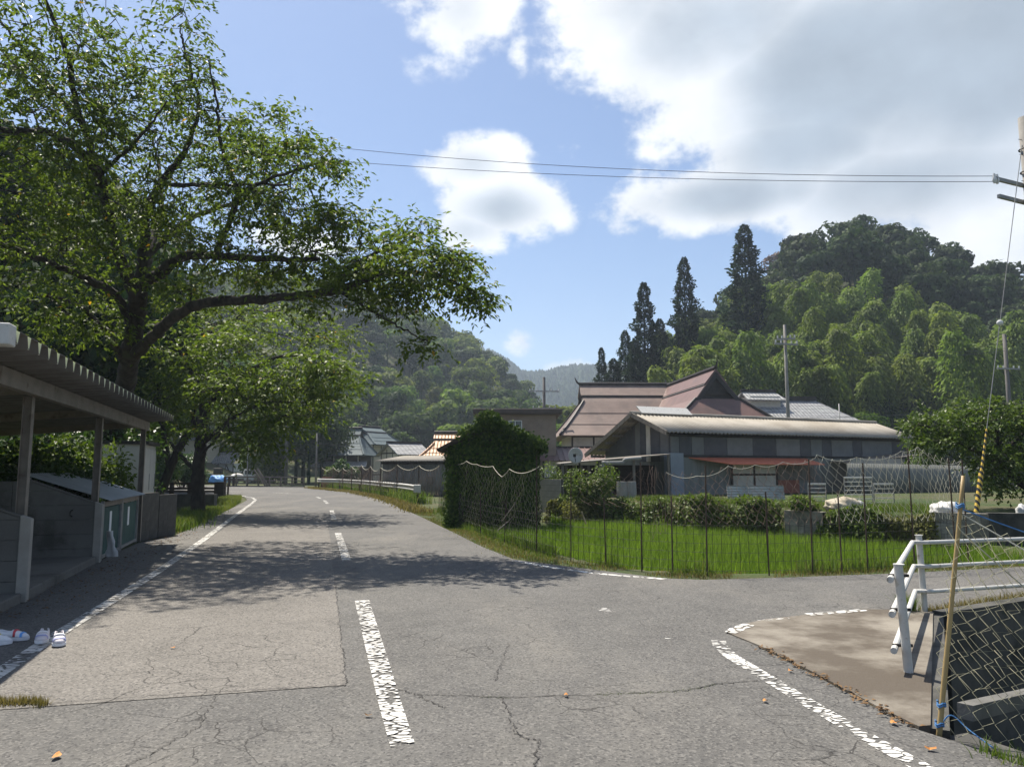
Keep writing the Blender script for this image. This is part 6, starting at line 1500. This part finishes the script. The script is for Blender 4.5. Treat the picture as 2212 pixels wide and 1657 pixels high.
MB().slab([(-.3, -.02, 3.0), (bww + .2, -.02, 3.0), (bww + .2, -1.1, 2.55), (-.3, -1.1, 2.55)], .1).build('pent_roof', M['slate_blue'], bb); window(bb, bww * .45, bww * .8, .7, 2.1, 0, M['white'])
# ------------------------------------------------------------------ bridge rails, guard rail, pickup
a = G(484, 1051); b = G(657, 1052); wr = empty('wooden_fence', (a[0], a[1], 0), frame(a, b), 'weathered wooden rail fence along the far side of the bridge', 'fence'); wl_ = np.linalg.norm((b - a)[:2])
boxo('kerb', (0, wl_, -.15, .15, -.05, .1), M['conc'], wr)
for z, h in ((.80, .13), (.5, .1), (.24, .08)): boxo('rail', (0, wl_, -.05, .0, z, z + h), M['grey_wood'], wr)
for x in np.linspace(.1, wl_ - .1, 8): boxo('post', (x - .06, x + .06, .0, .1, -.05, .86), M['grey_wood'], wr)
for x in (.1, .55, 1.0): boxo('slat', (x - .12, x + .12, -.075, -.051, .1, .88), M['dark_wood'], wr)
MB().bar((wl_ * .42, -.1, 1.6), (wl_ * .56, -.1, .1), .06, .2).build('leaning_board', M['grey_wood'], wr); MB().bar((wl_ * .385, -.12, 1.5), (wl_ * .53, -.12, .1), .06, .12).build('leaning_board', M['grey_wood'], wr)
a = A(352, 1070, 41); b = A(484, 1072, 41); dr_ = empty('bridge_railing', (a[0], 41, 0), 0, 'dark slatted bridge railing behind the cherry trunk', 'railing'); dl = b[0] - a[0]
zt1 = A(430, 1042, 41)[2]
for z in (zt1 - .1, zt1 - .36, zt1 - .52): boxo('rail', (0, dl, 0, .08, z, z + .1), M['dark_wood'], dr_)
for x in (.4, 1.35, dl - .42): boxo('post', (x - .09, x + .09, .02, .2, -.05, zt1 - .02), M['dark_wood'], dr_)
boxo('end_post', (dl - .5, dl, -.1, .25, -.1, zt1 + .02), M['dark_wood'], dr_)
a = A(379, 1068, 33.0); b = A(463, 1068, 33.0); o = boxo('culvert_wall', (a[0] - 1.5, b[0], 33, 33.35, -.7, a[2]), M['conc_dark']); tag(o, 'dark concrete culvert wall below the bridge railing', 'wall')
q = G(492, 1073); mk = empty('marker_post', (q[0], q[1], 0), 0, 'short brown marker post at the tip of the grass wedge', 'post'); boxo('post', (-.04, .04, -.04, .04, 0, .68), M['rust_iron'], mk); boxo('cap', (-.05, .05, -.05, .05, .68, .71), M['dark_iron'], mk)
# guard rail on the right of the bend
gr = gp([(686, 1055), (740, 1058), (790, 1064), (830, 1071), (866, 1077), (890, 1083), (899, 1087)])
gd = empty('guard_rail', (*gr[-1], 0), 0, 'white steel beam guard rail with weeds under it', 'guard rail'); g0 = np.array((*gr[-1], 0)); P = smooth_poly([(*p, 0) for p in gr], 6)
zs = [(.0, .50), (-.045, .53), (-.045, .59), (.0, .63), (.0, .67), (-.045, .71), (-.045, .77), (.0, .80)]
T = nrm(np.gradient(P, axis=0)); Nn = np.stack((-T[:, 1], T[:, 0], 0 * T[:, 0]), 1)
V = np.concatenate([(P + Nn * o_ * 1.0 + np.array((0, 0, z_)) - g0) for o_, z_ in zs]); n = len(P)
Fq = np.array([(k * n + i, k * n + i + 1, (k + 1) * n + i + 1, (k + 1) * n + i) for k in range(len(zs) - 1) for i in range(n - 1)])
o = big('beam', V, Fq, M['white_paint_metal'], gd); o.modifiers.new('t', 'SOLIDIFY').thickness = .006
for i in range(0, n, 5): q = P[i] - g0 + Nn[i] * .09; MB().tube([q + np.array((0, 0, -.1)), q + np.array((0, 0, .74))], .06, 10).build('post', M['rust_iron'], gd)
e = P[-1] - g0; MB().box(e[0] - .12, e[0] + .2, e[1] - .12, e[1] + .02, .46, .84).build('end_terminal', M['white_paint_metal'], gd, bevel=.03)
# brown net fence behind the guard rail
nf2 = empty('net_fence', (*A(700, 1040, 62)[:2], 0), 0, 'sagging brown net fence on poles behind the guard rail', 'fence'); n0 = np.array((*A(700, 1040, 62)[:2], 0))
pts2 = [(695, 1010, 66), (720, 1009, 62), (741, 1011, 58), (760, 1008, 54), (781, 1005, 50), (800, 1007, 47), (822, 1010, 45), (858, 1004, 42), (905, 1006, 40), (950, 1005, 37)]
for (u0, v0, Y0), (u1, v1, Y1) in zip(pts2[:-1], pts2[1:]):
    a, b = A(u0, v0, Y0), A(u1, v1, Y1); MB().tube([a - n0 + np.array((0, 0, -a[2])), a - n0], .028, 6).build('pole', M['rust_iron'], nf2)
    zigzag_net(a - n0, b - n0, a - n0 - np.array((0, 0, a[2] - .3)), b - n0 - np.array((0, 0, b[2] - .3)), 16, 8, .008, M['cord_brown'], 'net', nf2, .25, 1, .06)
    t = np.linspace(0, 1, 9)[:, None]; q = a * (1 - t) + b * t; q[:, 2] -= .25 * 4 * t[:, 0] * (1 - t[:, 0]); MB().tube(q - n0, .012, 4).build('rope', M['cord'], nf2)
boxo_ = wallbox('brick_pier', A(694, 1040, 67), A(716, 1040, 66), .3, 0, .9, M['rust_red'], 'reddish block pier at the end of the brown net fence')
# kei pickup
q = A(553, 1047, 92); tk = empty('pickup_truck', (q[0], q[1], -.15), R(182), 'small white pickup truck parked behind the wooden fence', 'truck')
MB().prism([(.05, -.7, .42), (1.25, -.7, .42), (1.25, -.7, 1.72), (.55, -.7, 1.74), (.16, -.7, 1.15), (.05, -.7, .95)], (0, 1.4, 0)).build('cab', M['car_white'], tk, bevel=.05)
for y in (-.712, .7): 
    MB().prism([(.32, y, 1.14), (1.12, y, 1.14), (1.12, y, 1.6), (.62, y, 1.6)], (0, .012, 0)).build('side_window', M['glass'], tk); boxo('door', (.3, 1.16, y - .006, y + .016, .5, 1.1), M['car_white'], tk)
MB().slab([(.18, -.6, 1.2), (.52, -.6, 1.68), (.52, .6, 1.68), (.18, .6, 1.2)], .03).build('windscreen', M['glass'], tk)
boxo('bed', (1.3, 3.25, -.7, .7, .62, .68), M['steel'], tk)
for b_ in ((1.3, 3.25, -.7, -.66, .68, .98), (1.3, 3.25, .66, .7, .68, .98), (3.21, 3.25, -.66, .66, .68, .98), (1.3, 1.34, -.66, .66, .68, 1.5)): boxo('bed_side', b_, M['car_white'], tk, .01)
boxo('chassis', (.2, 3.2, -.4, .4, .3, .6), M['dark_iron'], tk); boxo('bumper', (-.02, .1, -.68, .68, .32, .5), M['dark_iron'], tk)
for x in (.55, 2.55):
    for y in (-.72, .6):
        w = MB().tube([(x, y, .28), (x, y + .12, .28)], .28, 18).build('wheel', M['rubber'], tk); MB().tube([(x, y - .006, .28), (x, y + .126, .28)], .16, 14).build('rim', M['steel'], w)
for y in (-.58, .42): boxo('headlight', (.02, .06, y, y + .16, .62, .8), M['porcelain'], tk)
q = tk.matrix_world; o = lump('load_heap', 'heap of pale sacks on the bed of the parked pickup', (A(512, 1040, 92)[0], 92, .5), .8, .5, .5, M['bag_white'], 'sacks')
q = A(520, 1045, 90); 
q = A(475, 1046, 84); lump('blue_tarp', 'bright blue tarp heap behind the end post of the bridge railing', (A(545 - 3, 1040, 84)[0] * 0 + A(541 - 0, 1040, 84)[0] * 0 + A(470, 1040, 84)[0], 84, 0), 1.0, .6, .75, M['tarp_blue'], 'tarp')
ma = empty('farm_machine', (*A(452, 1043, 88)[:2], 0), 0, 'old red and blue farm machine in front of the white storehouse', 'machine'); boxo('body', (-.9, .3, -.4, .4, .3, 1.1), M['slate_blue'], ma, .05); boxo('engine', (.3, .9, -.35, .35, .3, .95), M['rust_red'], ma, .05); boxo('hood', (.5, 1.4, -.3, .3, 1.0, 1.7), M['dark_iron'], ma, .05)
for x in (-.6, .7): MB().tube([(x, -.5, .3), (x, .5, .3)], .3, 14).build('wheel', M['rubber'], ma)
# ------------------------------------------------------------------ poles and wires
b = A(617, 1030, 79); h = A(622, 893, 79)[2]; upole('utility_pole', (b[0], b[1], 0), h, .2, 'thick dark utility pole in front of the dark grove', ((h - .5, 2.0, .1),), M['pole_wood'])
b = A(682, 1046, 66); h = A(684, 936, 66)[2]; upole('slim_pole', (b[0], b[1], 0), h, .09, 'slim grey pole beside the farmhouse net fence', (), M['pole_conc'])
b = A(533, 1047, 74); h = A(535, 965, 74)[2]; upole('slim_pole', (b[0], b[1], 0), h, .06, 'thin pole standing at the wooden fence before the pickup', (), M['steel'])
b = A(1705, 960, 44); h = A(1708, 702, 44)[2]; up2 = upole('utility_pole', (b[0], b[1], .0), h, .12, 'utility pole rising behind the barn roof', ((h - 1.15, 1.5, .25), (h - .85, 1.0, -.3)), M['pole_conc'])
b = A(2182, 900, 52); h = A(2174, 722, 52)[2]; upole('utility_pole', (b[0], b[1], .0), h, .17, 'utility pole among the trees beyond the guy wire', ((h - 2.4, 1.8, .2),), M['pole_wood'])
b = A(1815, 930, 50); h = A(1815, 872, 50)[2]; upole('slim_pole', (b[0], b[1], 0), h, .05, 'thin mast before the grey tiled roof', (), M['steel'])
pt = A(2212, 255, 19.0); pb = np.array((pt[0] + .12, 19.0, .5)); hh_ = pt[2] - .5
np_ = empty('utility_pole', tuple(pb), 0, 'big concrete utility pole with two crossarms and step bolts by the terrace', 'utility pole')
MB().tube([(0, 0, -.2), (-.06, 0, hh_ * .5), (-.12, 0, hh_)], [.19, .165, .14], 16).build('shaft', M['pole_conc'], np_, smooth=True)
a1 = A(2148, 386, 18.6) - pb; a1b = a1 + np.array((1.6, .75, 0))
ar = MB().bar(a1, a1b, .075, .09).build('crossarm', M['steel'], np_)
for k in (0.0, .06): q = a1 + (a1b - a1) * k; MB().tube([q + np.array((0, 0, -.12)), q + np.array((0, 0, -.04)), q + np.array((0, 0, .05)), q + np.array((0, 0, .12))], [.03, .055, .035, .03], 8).build('insulator', M['porcelain'], ar)
a2 = A(2157, 424, 18.7) - pb; MB().bar(a2, a2 + np.array((1.5, .75, 0)), .075, .09).build('crossarm', M['steel'], np_)
for z in (-.6, -1.0, -1.7, -2.2, -2.9, -3.3): MB().tube([(-.14, 0, hh_ + z), (-.34, -.05, hh_ + z)], .008, 5).build('step_bolt', M['dark_iron'], np_)
for z in (-.85, -1.45): MB().tube([(-.12 + .165 * math.cos(t), .165 * math.sin(t), hh_ + z) for t in np.linspace(0, 6.283, 15)], .02, 5).build('band', M['dark_iron'], np_)
def wire(name, a, b, sag, label, r=.008, n=40, cat='wire', group=None, mat='wire'):
    t = np.linspace(0, 1, n)[:, None]; q = np.asarray(a, float) * (1 - t) + np.asarray(b, float) * t; q[:, 2] -= sag * 4 * t[:, 0] * (1 - t[:, 0])
    o = MB().tube(q, r, 5).build(name, M[mat]); return tag(o, label, cat, group)
wa = pb + a1
def wire_through(a, u0, v0, Y0, vm, um, Ym, label):
    b = A(u0, v0, Y0); m = A(um, vm, Ym); t = (m[0] - a[0]) / (b[0] - a[0]); lin = a[2] + (b[2] - a[2]) * t
    sag = (lin - m[2]) / (4 * t * (1 - t)); wire('power_line', a, b, sag, label, .008, 60, 'wire', 'power lines over the road')
wire_through(wa + np.array((0, 0, .06)), 300, 262, 27, 421, 1500, 22.5, 'upper of the two power lines crossing above the road')
wire_through(wa + np.array((0, 0, -.08)), 300, 305, 27, 438, 1560, 22.3, 'lower of the two power lines crossing above the road')
gb = np.array(A(2108, 1101, 17.0)); gb[2] = YZ + .02; gt = pb + np.array((-.2, 0, hh_ - .6))
gy = empty('guy_wire', tuple(gb), 0, 'guy wire with yellow and black striped guard beside the terrace wall', 'guy wire'); vv = gt - gb; L_ = np.linalg.norm(vv)
MB().tube([vv * 0, vv], .009, 6).build('cable', M['corr_grey'], gy)
M['stripe_y'] = pm('yellow_guard', (.55, .36, .05), (.62, .42, .08), 6, .5, .05, 20); M['stripe_k'] = pm('black_guard', (.02, .02, .02), (.03, .03, .03), 6, .5, .05, 20)
m, nt = newmat('striped_guard'); n_ = NT(nt); n_.tc = None
tcn = n_.N('ShaderNodeTexCoord'); sp = n_.N('ShaderNodeSeparateXYZ'); n_.L(tcn.outputs['Object'], sp.inputs[0])
vv_ = n_.math('ADD', n_.math('MULTIPLY', sp.outputs[2], 5.2), n_.math('MULTIPLY', sp.outputs[0], 8.0)); fr_ = n_.math('FRACT', vv_)
n_.out(n_.principled(n_.mix(n_.math('GREATER_THAN', fr_, .5), (.60, .40, .06), (.02, .02, .02)), .5)); 
MB().tube([vv * -.01, vv * (.98 / L_)], .05, 12).build('guard', m, gy); MB().tube([vv * (.98 / L_), vv * (2.0 / L_)], [.03, .02], 10).build('upper_guard', m, gy)
q = vv * .47; 
bm = bmesh.new(); bmesh.ops.create_uvsphere(bm, u_segments=12, v_segments=8, radius=.07); me = bpy.data.meshes.new('strain_ball'); bm.to_mesh(me); bm.free(); o = link('strain_ball', me, M['porcelain'], gy); o.location = tuple(q)
# local lines on the right
c1 = A(1706, 752, 43.6)
for dz, u1, v1, Y1, sg in ((0, 2178, 752, 52, .35), (-.12, 2178, 757, 52, .4), (-4.0, 2300, 862, 55, .3), (-4.4, 2300, 876, 55, .35)): wire('house_line', c1 + np.array((0, 0, dz)), A(u1, v1, Y1), sg, 'thin line strung between the poles in front of the bamboo', .012, 24, 'wire', 'thin lines by the bamboo')
wire('house_line', A(622, 925, 79), A(430, 930, 60), .3, 'thin line from the grove pole towards the cherry trees', .014, 20); wire('house_line', A(684, 958, 66), A(870, 962, 78), .2, 'thin line from the slim pole to the half-timbered house', .014, 20)
# ------------------------------------------------------------------ far ridge woods and the air
def far_forest():
    n = 5200; x = rng.uniform(-140, 190, n); y = rng.uniform(640, 930, n); z = ground_z(x, y)
    h = rng.uniform(7, 14, n); r = h * rng.uniform(.22, .42, n); sd = 5; parts = []
    a = np.arange(sd) * 2 * math.pi / sd
    ring1 = np.stack((x[:, None] + r[:, None] * np.cos(a + .5) * rng.uniform(.8, 1.2, (n, sd)), y[:, None] + r[:, None] * np.sin(a + .5), (z + h * .2)[:, None] + rng.normal(0, .6, (n, sd))), -1)
    ring2 = np.stack((x[:, None] + .62 * r[:, None] * np.cos(a), y[:, None] + .62 * r[:, None] * np.sin(a), (z + h * .65)[:, None] + rng.normal(0, .6, (n, sd))), -1)
    tip = np.stack((x, y, z + h), 1)[:, None]
    V = np.concatenate((ring1, ring2, np.repeat(tip, sd, 1)), 1).reshape(-1, 3); j = np.arange(sd); j2 = (j + 1) % sd
    fq = np.concatenate((np.stack((j, j2, j2 + sd, j + sd), 1), np.stack((j + sd, j2 + sd, j2 + 2 * sd, j + 2 * sd), 1)))
    Fq = (fq[None] + (np.arange(n) * 3 * sd)[:, None, None]).reshape(-1, 4)
    o = big('far_forest', V, Fq, M['hill_dark'], rnd=np.repeat(rng.random(n), 3 * sd)); tag(o, 'hazy blue-green forest on the far ridge at the end of the valley', 'forest', kind='stuff')
far_forest()
hz = MB().box(-700, 700, -90, 1000, -4, 150).build('haze', None)
m, nt = newmat('haze'); vn = nt.nodes.new('ShaderNodeVolumePrincipled'); vn.inputs['Density'].default_value = .00048; vn.inputs['Color'].default_value = (.70, .83, 1.0, 1); vn.inputs['Anisotropy'].default_value = .25
on = nt.nodes.new('ShaderNodeOutputMaterial'); nt.links.new(vn.outputs[0], on.inputs['Volume']); hz.data.materials.clear(); hz.data.materials.append(m); tag(hz, 'thin summer haze filling the valley', 'haze', kind='stuff')
